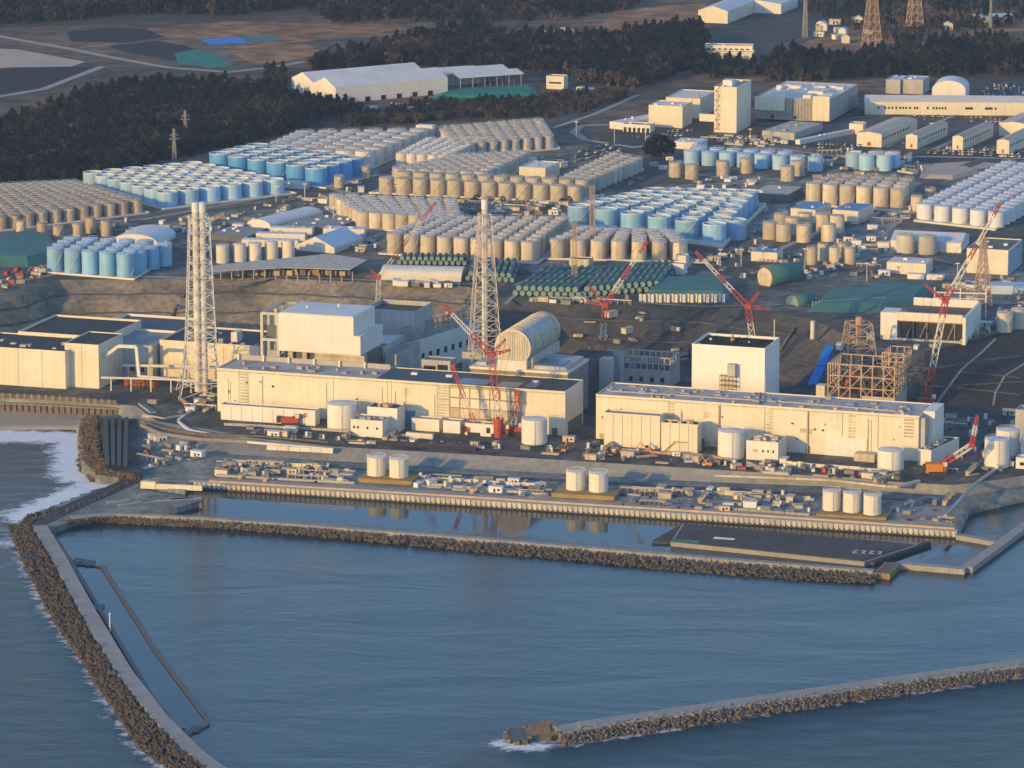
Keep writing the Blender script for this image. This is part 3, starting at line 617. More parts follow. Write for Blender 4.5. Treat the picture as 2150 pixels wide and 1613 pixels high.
# rubble mound with black pipes
rm = tetra_spots([tuple(W(x, y, 7)) for x, y in [(205,872),(210,940),(225,985),(285,1000)]], [tuple(W(x, y, 0)) for x, y in [(168,885),(165,985),(190,1012),(268,1012)]], 6.5, 3.2, 1.9)
V = []; Fs = []
for k, s in enumerate(rm): V.append(TV @ rotm(rng).T * s[3] * np.array([1, 1, .9]) + np.array(s[:3])); Fs.append(TF + k * len(TV))
tag(link('rubble_mound', np_mesh('rubble_mound', np.concatenate(V), np.concatenate(Fs), 'rock')), 'brown rock armour mound at the end of the beach', 'rubble', None, 'stuff')
g4 = W(246,940,0); mb = MB(); mb.prism([tuple(W(x, y, 6.8))[:2] for x, y in [(208,878),(285,880),(292,1000),(222,984)]], 0, 6.8); tag(mb.obj('mound_top', 'yard'), kind='structure')
bags = thing('black_pipe_stack', 'row of long black pipes lying on the rock mound by the beach', 'pipes')
for k in range(4):
    p, q = W(226 + k * 12, 980 + k * 1, 8.0), W(222 + k * 14.5, 880, 8.0); mb = MB(); d = (q - p); n_ = Vector((-d.y, d.x, 0)).normalized()
    mb.extr([(1.5 * math.cos(a_), 1.5 * math.sin(a_)) for a_ in [2 * math.pi * i / 10 for i in range(10)]], 0, d.length); o = mb.obj('pipe', 'black_roof', bags, p, math.atan2(d.y, d.x))

# ================================================================== buildings
def roof_units(t, w, d, h, n, seed, m='steel_grey', smin=1.5, smax=4, zmax=2.2):
    r = random.Random(seed); rf_ = next((c for c in t.children if c.name.split('.')[0] == 'roof'), t)
    for k in range(n):
        sx, sy, sz = r.uniform(smin, smax), r.uniform(smin, smax), r.uniform(.8, zmax); x, y = r.uniform(2, max(2.1, w - 2 - sx)), r.uniform(2, max(2.1, d - 2 - sy))
        MB().box(x, y, h + .05, x + sx, y + sy, h + sz).obj('roof_unit', m, rf_)
def house(name, label, cat, tl, xr, zt, zb, d, A=A0, wall='white_wall', roof='grey_roof', parapet=.7, panels=0, group=None, windows=None, joint=.25, w=None):
    """box building: tl = photo pixel of its front top left corner at height zt, xr = photo column of its front right corner,
    d = depth in metres. Returns (root, width)."""
    O = W(tl[0], tl[1], zt); w = w or run(O, xr, A); h = zt - zb
    t = thing(name, label, cat, (O.x, O.y, zb), -R(A), group)
    if panels:
        MB().box(.15, .15, 0, w - .15, d - .15, h - .1).obj('wall_core', 'dark_wall', t)
        edges = list(panels) if isinstance(panels, (list, tuple)) else [k / panels for k in range(panels + 1)]
        for a_, b_ in zip(edges[:-1], edges[1:]):
            MB().box(a_ * w + joint / 2, 0, 0, b_ * w - joint / 2, .5, h).obj('wall_panel', wall, t)
        MB().box(w - .5, .55, 0, w, d - .05, h).obj('side_wall', wall, t); MB().box(0, .55, 0, .5, d - .05, h).obj('side_wall', wall, t)
        MB().box(.55, d - .5, 0, w - .55, d, h).obj('rear_wall', wall, t)
    else:
        MB().box(0, 0, 0, w, d, h - .02).obj('wall', wall, t)
    MB().box(.6, .6, h - .3, w - .6, d - .6, h + .05).obj('roof', roof, t)
    if parapet:
        mb = MB(); e = .45; p = parapet
        mb.box(-.05, -.05, h, w + .05, e, h + p); mb.box(-.05, d - e, h, w + .05, d + .05, h + p)
        mb.box(-.05, e, h, e, d - e, h + p); mb.box(w - e, e, h, w + .05, d - e, h + p); mb.obj('parapet', wall, t)
    if zb > 30 and w * d > 200 and roof != 'rubble': roof_units(t, w, d, h, max(2, int(w * d / 260)), int(tl[0] * 7 + tl[1]), 'roof_pale' if random.random() < .5 else 'steel_grey', 1., 3.2, 1.6)
    for (fx0, fx1, z0, z1, m) in (windows or []):
        MB().box(fx0 * w, -.12, z0, fx1 * w, .1, z1).obj('window', m, t)
    return t, w
def gable(name, label, cat, tl, xr, zt, zb, d, A=A0, wall='white_wall', roof='white_roof', rise=3., axis='y', group=None, w=None, barrel=False, bays=1):
    "hall with a pitched (or barrel) roof; the ridge runs along depth (axis y) or along the front (axis x); tl is the eaves corner"
    O = W(tl[0], tl[1], zt); w = w or run(O, xr, A); h = zt - zb
    t = thing(name, label, cat, (O.x, O.y, zb), -R(A), group)
    MB().box(0, 0, 0, w, d, h).obj('wall', wall, t)
    L_ = w if axis == 'y' else d; bw_ = L_ / bays
    for k in range(bays):
        a0 = k * bw_
        if barrel: prof = [(a0 + bw_ / 2 - bw_ / 2 * math.cos(math.pi * i / 12), h + rise * math.sin(math.pi * i / 12)) for i in range(13)]
        else: prof = [(a0, h), (a0 + bw_ / 2, h + rise), (a0 + bw_, h)]
        MB().extr(prof, .02, (d if axis == 'y' else w) - .02, 'y' if axis == 'y' else 'x').obj('gable', wall, t)
        # roof sheets over the gables, overhanging a little
        for (p, q) in zip(prof[:-1], prof[1:]):
            th = .25; s0, s1 = (-.4, (d if axis == 'y' else w) + .4)
            nx, nz = -(q[1] - p[1]), q[0] - p[0]; l = math.hypot(nx, nz); nx, nz = nx / l * th, nz / l * th
            MB().extr([(p[0] + nx * .1, p[1] + nz * .1), (q[0] + nx * .1, q[1] + nz * .1), (q[0] + nx, q[1] + nz), (p[0] + nx, p[1] + nz)], s0, s1, 'y' if axis == 'y' else 'x').obj('roof_sheet', roof, t)
    return t, w
def louvre(t, w, h, fx0, fx1, z0, z1, m='steel_tan', n=10, y=-.25):
    for k in range(n):
        z = z0 + (z1 - z0) * (k + .1) / n; MB().box(fx0 * w, y, z, fx1 * w, .0, z + (z1 - z0) / n * .55).obj('louvre', m, t)
def pipe_run(t, pts, r, m='pipe'):
    MB().tube(pts, r).obj('pipe', m, t)

def wall_details(t, w, h, n, seed, x0=0., lo=1., hi=None):
    "vents, doors, patched panels and downpipes on a front wall"
    r = random.Random(seed)
    for k in range(n):
        x = r.uniform(x0 + 2, w - 4); z = r.uniform(lo, (hi or h) - 4); c = r.random()
        if c < .35: MB().box(x, -.1 - .02 * (k % 5), z, x + r.uniform(3, 9), .0, z + r.uniform(2, 6)).obj('patch_panel', r.choice(['tank_cream', 'cream_wall', 'cream_wall', 'tank_beige']), t)
        elif c < .6: MB().box(x, -.22, z, x + r.uniform(.8, 2), .0, z + r.uniform(.8, 2)).obj('vent', r.choice(['glass_dark', 'tank_grey', 'dark_wall']), t)
        elif c < .8: MB().box(x, -.42, 0, x + .35, -.02, h * r.uniform(.7, .97)).obj('downpipe', r.choice(['tank_grey', 'tank_beige', 'steel_tan']), t)
        else: MB().box(x, -.3, 0, x + r.uniform(2, 4), .0, r.uniform(3, 5)).obj('door', r.choice(['grey_wall', 'dark_wall', 'tank_beige']), t)
    MB().box(x0, -.16, h - 1.3, w, -.0, h - .5).obj('eaves_band', 'tank_beige', t)
# ---- turbine hall of the left pair
def fr(xs, x0, x1): return [(x - x0) / (x1 - x0) for x in xs]
t34, w = house('turbine_hall', 'long cream turbine hall left of centre with dark roofed right half', 'building', (455,775), 1187, 37, 10, 37, wall='cream_wall', roof='pink_roof',
               panels=fr([455,502,522,704,818,826,922,948], 455, 1187), joint=.3)
h = 27.
louvre(t34, w, h, .064, .092, 2, 26, 'tank_grey', 12); louvre(t34, w, h, .640, .672, 1, 26, 'tank_grey', 14)
for f0, f1 in ((948, 1094),):
    a_, b_ = (f0 - 455) / 732 * w, (f1 - 455) / 732 * w
    for k in range(4):                                             # the patched middle bays, storey by storey
        for j in range(7):
            xa = a_ + (b_ - a_) * j / 7; MB().box(xa + .3, -.1 - rng.uniform(0, .3), k * 6.4 + .4, xa + (b_ - a_) / 7 - .3, .14, k * 6.4 + 6.0).obj('infill_panel', ['cream_wall', 'tank_beige', 'tank_cream'][(j * 3 + k) % 3], t34)
        MB().box(a_, -.62, k * 6.4 + 6.0, b_, .12, k * 6.4 + 6.5).obj('floor_beam', 'steel_tan', t34)
    for j in range(8): MB().box(a_ + (b_ - a_) * j / 7 - .25, -.7, 0, a_ + (b_ - a_) * j / 7 + .25, .1, 26).obj('column', 'steel_tan', t34)
    MB().box(b_ + .3, -.4, 0, b_ + 1.1, .1, 27).obj('corner_post', 'tank_grey', t34)
for f0, f1 in ((1097, 1187),): MB().box((f0 - 455) / 732 * w, 0, 0, w, .5, 27).obj('wall_panel', 'cream_wall', t34)
MB().box((790 - 455) / 732 * w, .7, 27.06, w - .7, 36.3, 27.25).obj('dark_roof_cover', 'black_roof', t34)
for (x0, x1, y0, y1) in ((955,1020,4,20),(1040,1085,3,17),(1095,1120,8,20)): MB().box((x0 - 455) / 732 * w, y0, 27.27, (x1 - 455) / 732 * w, y1, 27.6).obj('roof_light', 'pane_blue', t34)
for x in (845, 918, 1098): MB().box((x - 455) / 732 * w, 20, 27.27, (x - 455) / 732 * w + 4, 23, 28.6).obj('roof_vent', 'white_roof', t34)
for k in range(6):                                                 # pale upstand along the back of the left roof
    x0 = 2 + k * 17; MB().box(x0, 30, 27.1, x0 + 1.2, 31.5, 31).obj('vent_post', 'tank_cream', t34)
MB().box(2, 31.6, 27.1, 104, 32.4, 30.2).obj('roof_duct', 'pipe', t34)
roof_units(t34, 104, 26, 27., 14, 3)
MB().box((560 - 455) / 732 * w, -.2, 1, (578 - 455) / 732 * w, 0, 4).obj('shutter', 'tank_beige', t34); MB().box((598 - 455) / 732 * w, -.2, 1, (616 - 455) / 732 * w, 0, 4).obj('shutter', 'tank_grey', t34); MB().box((640 - 455) / 732 * w, -.2, 1, (656 - 455) / 732 * w, 0, 4).obj('shutter', 'ochre', t34)
MB().box((852 - 455) / 732 * w, -.25, 0, (876 - 455) / 732 * w, 0, 9).obj('roller_door', 'shed_blue', t34)
for k in range(7): MB().box(w + .02, 6 + k * 4.2, 0, w + .5, 8.2 + k * 4.2, 7.5).obj('side_opening', 'dark_wall', t34)
wall_details(t34, w, 27, 46, 41, hi=24)
# ---- turbine hall of the right pair
t12, w = house('turbine_hall', 'long cream turbine hall at right with weathered pinkish roof', 'building', (1251,830), 1930, 37, 10, 37, wall='cream_wall', roof='pink_roof',
               panels=fr([1251,1408,1516,1610,1700,1772,1846,1930], 1251, 1930), joint=.35)
for x in (1514, 1700): pipe_run(t12, [((x - 1251) / 679 * w, -.6, 0), ((x - 1251) / 679 * w, -.6, 26)], .5, 'steel_tan')
for x in (1405, 1612, 1785): louvre(t12, w, 27, (x - 1251) / 679, (x + 14 - 1251) / 679, 4, 26, 'tank_beige', 12)
louvre(t12, w, 27, .955, .985, 14, 26, 'steel_tan', 6)
roof_units(t12, w, 36, 27., 46, 5, 'steel_grey', 1., 5, 1.4); roof_units(t12, w, 30, 27., 22, 9, 'tank_beige', .8, 3, 1.6)
MB().box(w + .05, 11, 0, w + 7, 36, 28.5).obj('end_bay', 'white_wall', t12); MB().box(w + .05, 2, 0, w + 3.2, 10.8, 26).obj('end_bay', 'grey_wall', t12)
pipe_run(t12, [(6, 12, 27.6), (120, 14, 27.6), (190, 9, 27.6)], .4); pipe_run(t12, [(95, 34, 27.7), (102, 4, 27.7)], .5, 'dark_wall')
wall_details(t12, w, 27, 52, 42, hi=24)
an, w = house('annex', 'cream annex block standing before the right turbine hall', 'building', (1268,868), 1386, 30, 10, 9, wall='cream_wall', roof='grey_roof', panels=6)
an, w = house('annex', 'lower cream annex with pipes on its roof before the right turbine hall', 'building', (1388,889), 1465, 27, 10, 9, wall='cream_wall', roof='dark_roof', panels=4)
roof_units(an, w, 8, 17, 9, 4, 'steel_tan', .8, 2.5, 2.6); MB().box(8, -1.2, 6, 16, 0, 6.6).obj('stair_landing', 'steel_tan', an); MB().bar((2, -.8, 0), (9, -.8, 6.4), .6).obj('stair', 'steel_tan', an)
# ---- reactor building with the white box (second from the right)
rb2, w = house('reactor_building', 'tall plain white box shaped reactor building', 'building', (1453,727), 1606, 56, 10, 36, wall='white_panel', roof='dark_rubble', parapet=1.6)
roof_units(rb2, w, 34, 46, 30, 11, 'dark_rubble', .8, 3.5, 1.3); roof_units(rb2, w, 34, 46, 5, 12, 'tank_beige', .8, 1.6, 1.3)
x0 = (1515 - 1453) / 153 * w
for k in range(9): MB().box(x0, -5.2, 5 + k * 3., x0 + 10, -.4, 5.35 + k * 3.).obj('scaffold_deck', 'steel_tan', rb2)
for k in range(5):
    for y in (-5.1, -.5): MB().box(x0 + k * 2.4, y, 0, x0 + k * 2.4 + .3, y + .3, 30).obj('scaffold_post', 'steel_grey', rb2)
MB().box(x0 + 5, -4.6, 29.5, x0 + 10, -.3, 37).obj('lift_shaft', 'grey_wall', rb2); MB().box(x0 - 30 + 58, -.08, 12, x0 - 30 + 58.5, .02, 30).obj('crack_seal', 'tank_beige', rb2)
MB().cyl(w - 2, 30, 46, 60, .35, .3, 8).obj('mast', 'steel_white', rb2); MB().cyl(20, 22, 46, 50, 1.6, .6, 8).obj('vent', 'ochre', rb2)
# ---- steel framed reactor building (far right)
O = W(1727,826,24); w = run(O, 1878, A0)
rb1 = thing('reactor_building', 'ruined reactor building wrapped in rusty open steel framework', 'building', (O.x, O.y, 10), -R(A0)); d = 34
MB().box(0, 0, 0, w, d, 11).obj('lower_wall', 'tank_beige', rb1); MB().box(w - .6, .7, 11, w, d, 14).obj('side_parapet', 'grey_wall', rb1); MB().box(w * .55, -.05, 11, w, .6, 14).obj('front_parapet', 'tank_beige', rb1)
MB().prism([(8, 2), (22, 1), (30, 6), (28, 20), (10, 22)], 11, 15).obj('debris_heap', 'rubble', rb1); MB().box(-4, -1, 0, 1.5, 6, 19).obj('stair_tower', 'cream_wall', rb1)
def frame(parent, x0, y0, z0, x1, y1, z1, nx, ny, nz, bw_, m, brace=.5, seed=1, name='steel'):
    r = random.Random(seed); X = [x0 + (x1 - x0) * i / nx for i in range(nx + 1)]; Y = [y0 + (y1 - y0) * i / ny for i in range(ny + 1)]; Z = [z0 + (z1 - z0) * i / nz for i in range(nz + 1)]
    for i, x in enumerate(X):
        for j, y in enumerate(Y):
            if 0 < i < nx and 0 < j < ny: continue
            MB().bar((x, y, z0), (x, y, z1), bw_).obj(name + '_column', m, parent)
    for z in Z[1:]:
        for y in (y0, y1): MB().bar((x0, y, z), (x1, y, z), bw_ * .9).obj(name + '_beam', m, parent)
        for x in (x0, x1): MB().bar((x, y0, z), (x, y1, z), bw_ * .9).obj(name + '_beam', m, parent)
    for k in range(nz):
        for i in range(nx):
            if r.random() < brace:
                mb = MB().bar((X[i], y0, Z[k]), (X[i + 1], y0, Z[k + 1]), bw_ * .6)
                if r.random() < .4: mb.bar((X[i + 1], y0, Z[k]), (X[i], y0, Z[k + 1]), bw_ * .6)
                mb.obj(name + '_brace', m, parent)
        for j in range(ny):
            if r.random() < brace: MB().bar((x1, Y[j], Z[k]), (x1, Y[j + 1], Z[k + 1]), bw_ * .6).obj(name + '_brace', m, parent)
frame(rb1, 3, 1.5, 11, w - .5, d - 1, 33, 6, 5, 3, .75, 'steel_tan', .6, 3); frame(rb1, w - 12, 16, 28, w + 1.5, d + 4, 39, 3, 4, 2, .6, 'steel_tan', .9, 5)
r_ = random.Random(8)
for k in range(190):
    p = Vector((r_.uniform(4, w - 2), r_.uniform(6, d - 2), r_.uniform(12, 30))); q = p + Vector((r_.uniform(-6, 6), r_.uniform(-5, 5), r_.uniform(-4, 3)))
    MB().bar(p, q, r_.uniform(.2, .5)).obj('bent_girder', r_.choice(['rust', 'steel_tan', 'rust', 'caisson']), rb1)
for k in range(22):
    x, y = r_.uniform(3, w - 7), r_.uniform(8, d - 6); MB().box(x, y, r_.choice([11, 15, 19]), x + r_.uniform(2, 7), y + r_.uniform(2, 6), r_.choice([13, 17.5, 21])).obj('debris_block', r_.choice(['rubble', 'rust', 'dark_wall']), rb1)
MB().bar((3, .8, 12), (16, .6, 30), .5).obj('steel_brace', 'steel_tan', rb1)
# ---- domed reactor building (third)
O = W(988,768,41); w = run(O, 1192, A0)
rb3 = thing('reactor_building', 'reactor building topped by a barrel shaped metal cover', 'building', (O.x, O.y, 10), -R(A0)); d = 44
MB().box(0, 0, 0, w, d, 29.5).obj('lower_wall', 'concrete', rb3); MB().box(-.3, -1.5, 29.5, w + .3, d, 31).obj('deck_slab', 'cream_wall', rb3)
MB().box(8, -2.2, 22, w * .98, -.02, 23.2).obj('ledge', 'tank_beige', rb3)
k0 = (1076 - 988) / (1192 - 988) * w; Rb = 11.3; zc = 44
ang = [R(-52) + (math.pi + 2 * R(52)) * i / 24 for i in range(25)]
prof = [(k0 + Rb * math.cos(a_), zc + Rb * math.sin(a_)) for a_ in ang]
MB().extr(prof, .6, 64, 'y').obj('barrel_cover', 'tank_beige', rb3)
for k in range(15):                                                 # stiffening hoops
    y = .8 + k * 4.1; mb = MB()
    for a_, b_ in zip(ang[:-1], ang[1:]): mb.bar((k0 + (Rb + .15) * math.cos(a_), y, zc + (Rb + .15) * math.sin(a_)), (k0 + (Rb + .15) * math.cos(b_), y, zc + (Rb + .15) * math.sin(b_)), .55)
    mb.obj('hoop', 'tank_cream' if k == 0 else 'tank_grey', rb3)
for k in range(12):                                                 # slatted windows of the end wall and the panes up the right flank
    xx = k0 - 8.6 + k * 1.56; hh = math.sqrt(max(1, Rb * Rb - (xx - k0 + .4) ** 2)); MB().box(xx, .3, zc - 8.5, xx + .8, .58, zc + hh - 1.2).obj('end_slat', 'tank_grey', rb3)
for k in range(11):
    y = 5 + k * 4.1; mb = MB(); aa = [R(28) + R(40) * i / 5 for i in range(6)]
    for a_, b_ in zip(aa[:-1], aa[1:]):
        p = [(k0 + (Rb + e) * math.cos(c_), yy, zc + (Rb + e) * math.sin(c_)) for e, c_, yy in ((.3, a_, y), (.3, b_, y), (.3, b_, y + 2.4), (.3, a_, y + 2.4))]
        q_ = [(k0 + (Rb - .2) * math.cos(c_), yy, zc + (Rb - .2) * math.sin(c_)) for c_, yy in ((a_, y), (b_, y), (b_, y + 2.4), (a_, y + 2.4))]
        mb.add(p + q_, [(3, 2, 1, 0), (4, 5, 6, 7), (0, 1, 5, 4), (1, 2, 6, 5), (2, 3, 7, 6), (3, 0, 4, 7)])
    mb.obj('skylight', 'pane_pale', rb3)
MB().box(k0 - 9.6, -.6, 31, k0 + 9.4, 58, 36.2).obj('pedestal', 'tank_cream', rb3); MB().box(k0 + 9.5, 4, 31, k0 + 12, 60, 38).obj('side_gallery', 'tank_grey', rb3)
MB().box(k0 + 13, 3, 31, w - 2, 40, 33.2).obj('low_roof_hall', 'grey_wall', rb3); MB().box(k0 + 14, 5, 33.22, w - 6, 24, 33.6).obj('roof_panel', 'pane_blue', rb3)
MB().box(3, 4, 31, 9, 16, 33).obj('roof_shed', 'grey_wall', rb3)
rd, w = house('ruined_annex', 'dark gutted annex building right of the barrel cover', 'building', (1192,752), 1262, 36, 10, 26, wall='dark_wall', roof='dark_roof')
frame(rd, -.3, -.3, 2, w * .5, 20, 25, 3, 2, 4, .6, 'steel_grey', .3, 9); MB().box(w - 1, -1, 0, w + 6, 8, 27).obj('end_wall', 'grey_wall', rd)
wd, w = house('ruined_annex', 'roofless pale annex with exposed upper frame below the hillside', 'building', (1296,772), 1408, 21, 10, 22, wall='grey_wall', roof='dark_roof', parapet=0)
frame(wd, .4, .4, 11, w - .4, 21, 19, 9, 3, 2, .7, 'grey_wall', .25, 4)
for k in range(4): MB().box(8 + k * 7, -.12, 3, 10.5 + k * 7, .02, 6).obj('window', 'glass_dark', wd)
# ---- reactor building with the projecting white cover (left)
O = W(585,657,62); w = run(O, 742, A0)
rb4 = thing('reactor_building', 'reactor building with large white overhanging cover and open frame at left', 'building', (O.x, O.y, 10), -R(A0)); d = 40
s4 = scale_at(O)
MB().box(0, 0, 27.5, w, d, 52).obj('cover', 'white_wall', rb4); MB().box(w + .02, 0, 27.5, w + 4.6, d + 2, 40).obj('cover_step', 'white_wall', rb4); MB().box(1, 1, 52.02, w - 1, d - 1, 52.3).obj('cover_roof', 'white_roof', rb4)
for (x, y) in ((12, 20), (30, 30)): MB().cyl(x, y, 52.3, 53.8, .9, .9, 10).obj('roof_vent', 'white_roof', rb4)
frame(rb4, -11.8, 1, 0, -.6, d - 2, 51, 1, 3, 3, 1.8, 'tank_grey', 0, 2, 'concrete')
for k in range(3): MB().box(-9, 2, 4 + k * 16, -2, 3, 11 + k * 16).obj('infill', ['white_wall', 'grey_wall', 'dark_wall'][k], rb4)
for z in (16, 33): MB().box(-11.5, 1.6, z, -.8, d - 2.5, z + .8).obj('floor_slab', 'tank_grey', rb4)
MB().box(4, 9, 0, w + 8, d + 3, 27.3).obj('lower_wall', 'dark_wall', rb4)
for k in range(4): MB().box(4 + k * 9.5, 6, 0, 7 + k * 9.5, 9, 27.3).obj('pier', 'tank_grey', rb4)
MB().box(23, 3.5, 14, w + 6, 8.9, 27.2).obj('gallery', 'tank_grey', rb4)
for k in range(4): MB().box(23, 3.2, 15.5 + k * 3, w + 6, 3.5, 16.6 + k * 3).obj('gallery_band', ['tank_cream', 'tank_beige'][k % 2], rb4)
ax, w2 = house('annex', 'grey stepped annex at the right foot of the white overhanging cover', 'building', (762,727), 806, 37, 10, 40, wall='tank_grey', roof='white_roof')
louvre(ax, w2, 27, .1, .98, 10, 25, 'tank_beige', 5)
ax, w2 = house('annex', 'blue grey side annex between white cover and dark roofed hall', 'building', (808,745), 832, 33, 10, 46, wall='grey_wall', roof='grey_roof')
bk, w2 = house('roofless_hall', 'roofless hall with dark interior behind the white overhanging cover', 'building', (765,657), 872, 48, 10, 34, wall='grey_wall', roof='black_roof', parapet=3.)  # no real roof: the black slab paints the shaded interior
lg, w2 = house('service_building', 'long white service building with small windows running toward the hillside', 'building', (833,718), 862, 33, 10, 84, A=32, wall='white_wall', roof='steel_grey', windows=[(.2, .5, 8, 11, 'glass_dark')])
for k in range(8): MB().box(w2 - .02, 4 + k * 9, 10, w2 + .1, 7.5 + k * 9, 14).obj('window', 'glass_dark', lg)
frame(lg, .5, 4, 23, w2 - .5, 80, 31, 2, 12, 2, .6, 'steel_grey', .3, 6)
sm, w2 = house('pump_house', 'small open fronted concrete pump house behind the dark turbine roof', 'building', (885,757), 945, 36, 10, 12, wall='grey_wall', roof='concrete', windows=[(.08, .5, 16, 23, 'glass_dark'), (.56, .92, 16, 24, 'glass_dark')])
sm, w2 = house('shed', 'pale blue grey shed at the foot of the central stack', 'building', (970,741), 1012, 36, 10, 12, wall='grey_wall', roof='grey_roof')
sm, w2 = house('wall_tower', 'narrow pale concrete wall tower right of the gutted annex', 'building', (1270,742), 1303, 34, 10, 8, wall='grey_wall', roof='grey_roof')
# ---- group at the left edge
b, w = house('waste_building', 'large cream block with roof ducts at the left edge', 'building', (-60,727), 137, 34, 10, 45, wall='cream_wall', roof='dark_roof', panels=4)
roof_units(b, w, 30, 24, 9, 21, 'tank_beige', 1, 4, 2)
b, w = house('waste_building', 'tall cream corner block beside the left edge with shaded right side', 'building', (135,722), 207, 38, 10, 40, wall='cream_wall', roof='dark_roof', panels=2)
pipe_run(b, [(w + 1, 8, 20), (w + 10, 9, 27), (w + 22, 10, 27), (w + 24, 9, 8)], 1.1, 'steel_white'); pipe_run(b, [(w + 24, 9, 8), (w + 60, 6, 8), (w + 68, 4, 8)], .9, 'steel_white')
b, w = house('process_building', 'wide low cream building with dark roof behind the left edge blocks', 'building', (38,700), 222, 35, 10, 60, wall='cream_wall', roof='dark_roof', panels=5, parapet=1.4)
b, w = house('process_building', 'pale blue grey flat roofed building in the shade below the hillside', 'building', (210,690), 372, 31, 10, 46, wall='white_wall', roof='black_roof', parapet=1.6)
MB().box(w * .28, -.4, 8, w * .36, 0, 22).obj('stair_bay', 'cream_wall', b)
b, w = house('process_building', 'grey process building with small windows left of the large stack', 'building', (222,722), 320, 31, 10, 50, wall='grey_wall', roof='grey_roof')
for k in range(3): MB().box(w * .3 + k * 7, -.12, 4, w * .3 + 3 + k * 7, .02, 8).obj('window', 'glass_dark', b)
b, w = house('process_building', 'cream walled building with dark roof directly behind the large stack', 'building', (335,717), 545, 33, 10, 50, wall='cream_wall', roof='dark_roof', panels=fr([335,390,470,500,545], 335, 545), parapet=1.2)
MB().box(w * .66, 10, 23, w * .72, 20, 30).obj('roof_tank', 'tank_cream', b); roof_units(b, w, 40, 23, 10, 8, 'steel_grey', 1.5, 5, 3)
# pipe bridge from the left blocks to the turbine hall
pb = thing('pipe_bridge', 'thin pale pipe bridge crossing under the large stack', 'pipe bridge', W(212,795,18), -R(7)); Lb = run(W(212,795,18), 458, 7)
for k in range(2): MB().box(0, k * 1.6, 0, Lb, k * 1.6 + .9, .9).obj('pipe', 'steel_white', pb)
for k in range(6): MB().box(6 + k * 13, .4, -8, 6.7 + k * 13, 1.1, 0).obj('support', 'steel_white', pb)
pb = thing('pipe_bridge', 'upper pale duct running from the corner block toward the large stack', 'pipe bridge', W(255,770,19), -R(5)); Lb = run(W(255,770,19), 440, 5)
MB().box(0, 0, 0, Lb, 1.6, 1.6).obj('duct', 'steel_white', pb)
for k in range(5): MB().box(4 + k * 13, .4, -9, 4.7 + k * 13, 1.1, 0).obj('support', 'steel_white', pb)
rs = thing('scaffold_store', 'rust coloured heap of steel frames left of the large stack', 'scaffold', W(262,812,10), -R(A0)); frame(rs, 0, 0, 0, 20, 8, 6, 8, 2, 3, .5, 'rust', .6, 12)
# ---- sea wall and fence at the left edge above the beach
fe = thing('retaining_fence', 'long dark fence wall above the beach at the left edge', 'fence'); cl = [W(x, y, 10) for x, y in [(-40,834),(60,838),(150,844),(245,851)]]; cl = resample([tuple(p) for p in cl], 2.4)
for k, (a_, b_) in enumerate(zip(cl[:-1], cl[1:])):
    mb = MB(); dd = b_ - a_; poly_strip(mb, [a_ + dd * .08, b_ - dd * .08], .15, .15, 10, 13); mb.obj('fence_panel', 'caisson', fe)
    if k % 2 == 0: MB().box(-.25, -.25, 0, .25, .25, 3.4).obj('post', 'steel_grey', fe, (a_[0], a_[1], 10))
sw = thing('sea_wall', 'dark sea wall on square openings along the top of the beach', 'sea wall'); cl = resample([tuple(W(x, y, 6)) for x, y in [(-40,848),(60,852),(160,857),(268,863)]], 4.)
for a_, b_ in zip(cl[:-1], cl[1:]):
    mb = MB(); dd = b_ - a_; poly_strip(mb, [a_ + dd * .12, b_ - dd * .12], .8, .8, 1, 6.6); mb.obj('buttress', 'caisson', sw)
mb = MB(); poly_strip(mb, cl, 2.2, 1.2, 6.62, 7.3); mb.obj('walkway', 'concrete', sw)
rp = thing('access_ramp', 'short pale concrete ramp bridging from the beach wall to the yard', 'ramp', W(300,852,10.3), -R(70)); MB().box(-2, -2.2, 0, 24, 2.2, .8).obj('deck', 'pale_concrete', rp); MB().box(-2, -2.4, .8, 24, -2.2, 1.8).obj('rail', 'steel_grey', rp)
# ---- curved earth bank with pipes between beach and turbine hall
for k, (pts, m, lab) in enumerate((([(300,872),(345,880),(392,872),(430,850)], 'pipe', 'upper'), ([(296,884),(340,900),(420,912),(560,918),(690,930)], 'caisson', 'middle'), ([(296,892),(336,910),(420,922),(540,928)], 'concrete', 'lower'), ([(430,850),(395,868),(372,885),(400,905),(440,912)], 'white_roof', 'curved'))):
    pr = thing('pipe_line', lab + ' pipeline curving over the bank before the large stack', 'pipeline'); cl = resample([tuple(W(x, y, 10)) for x, y in pts], 6.)
    for a_, b_ in zip(cl[:-1], cl[1:]): mb = MB(); poly_strip(mb, [a_, b_], .8, .8, 9, 10.9); mb.obj('pipe_section', m, pr)
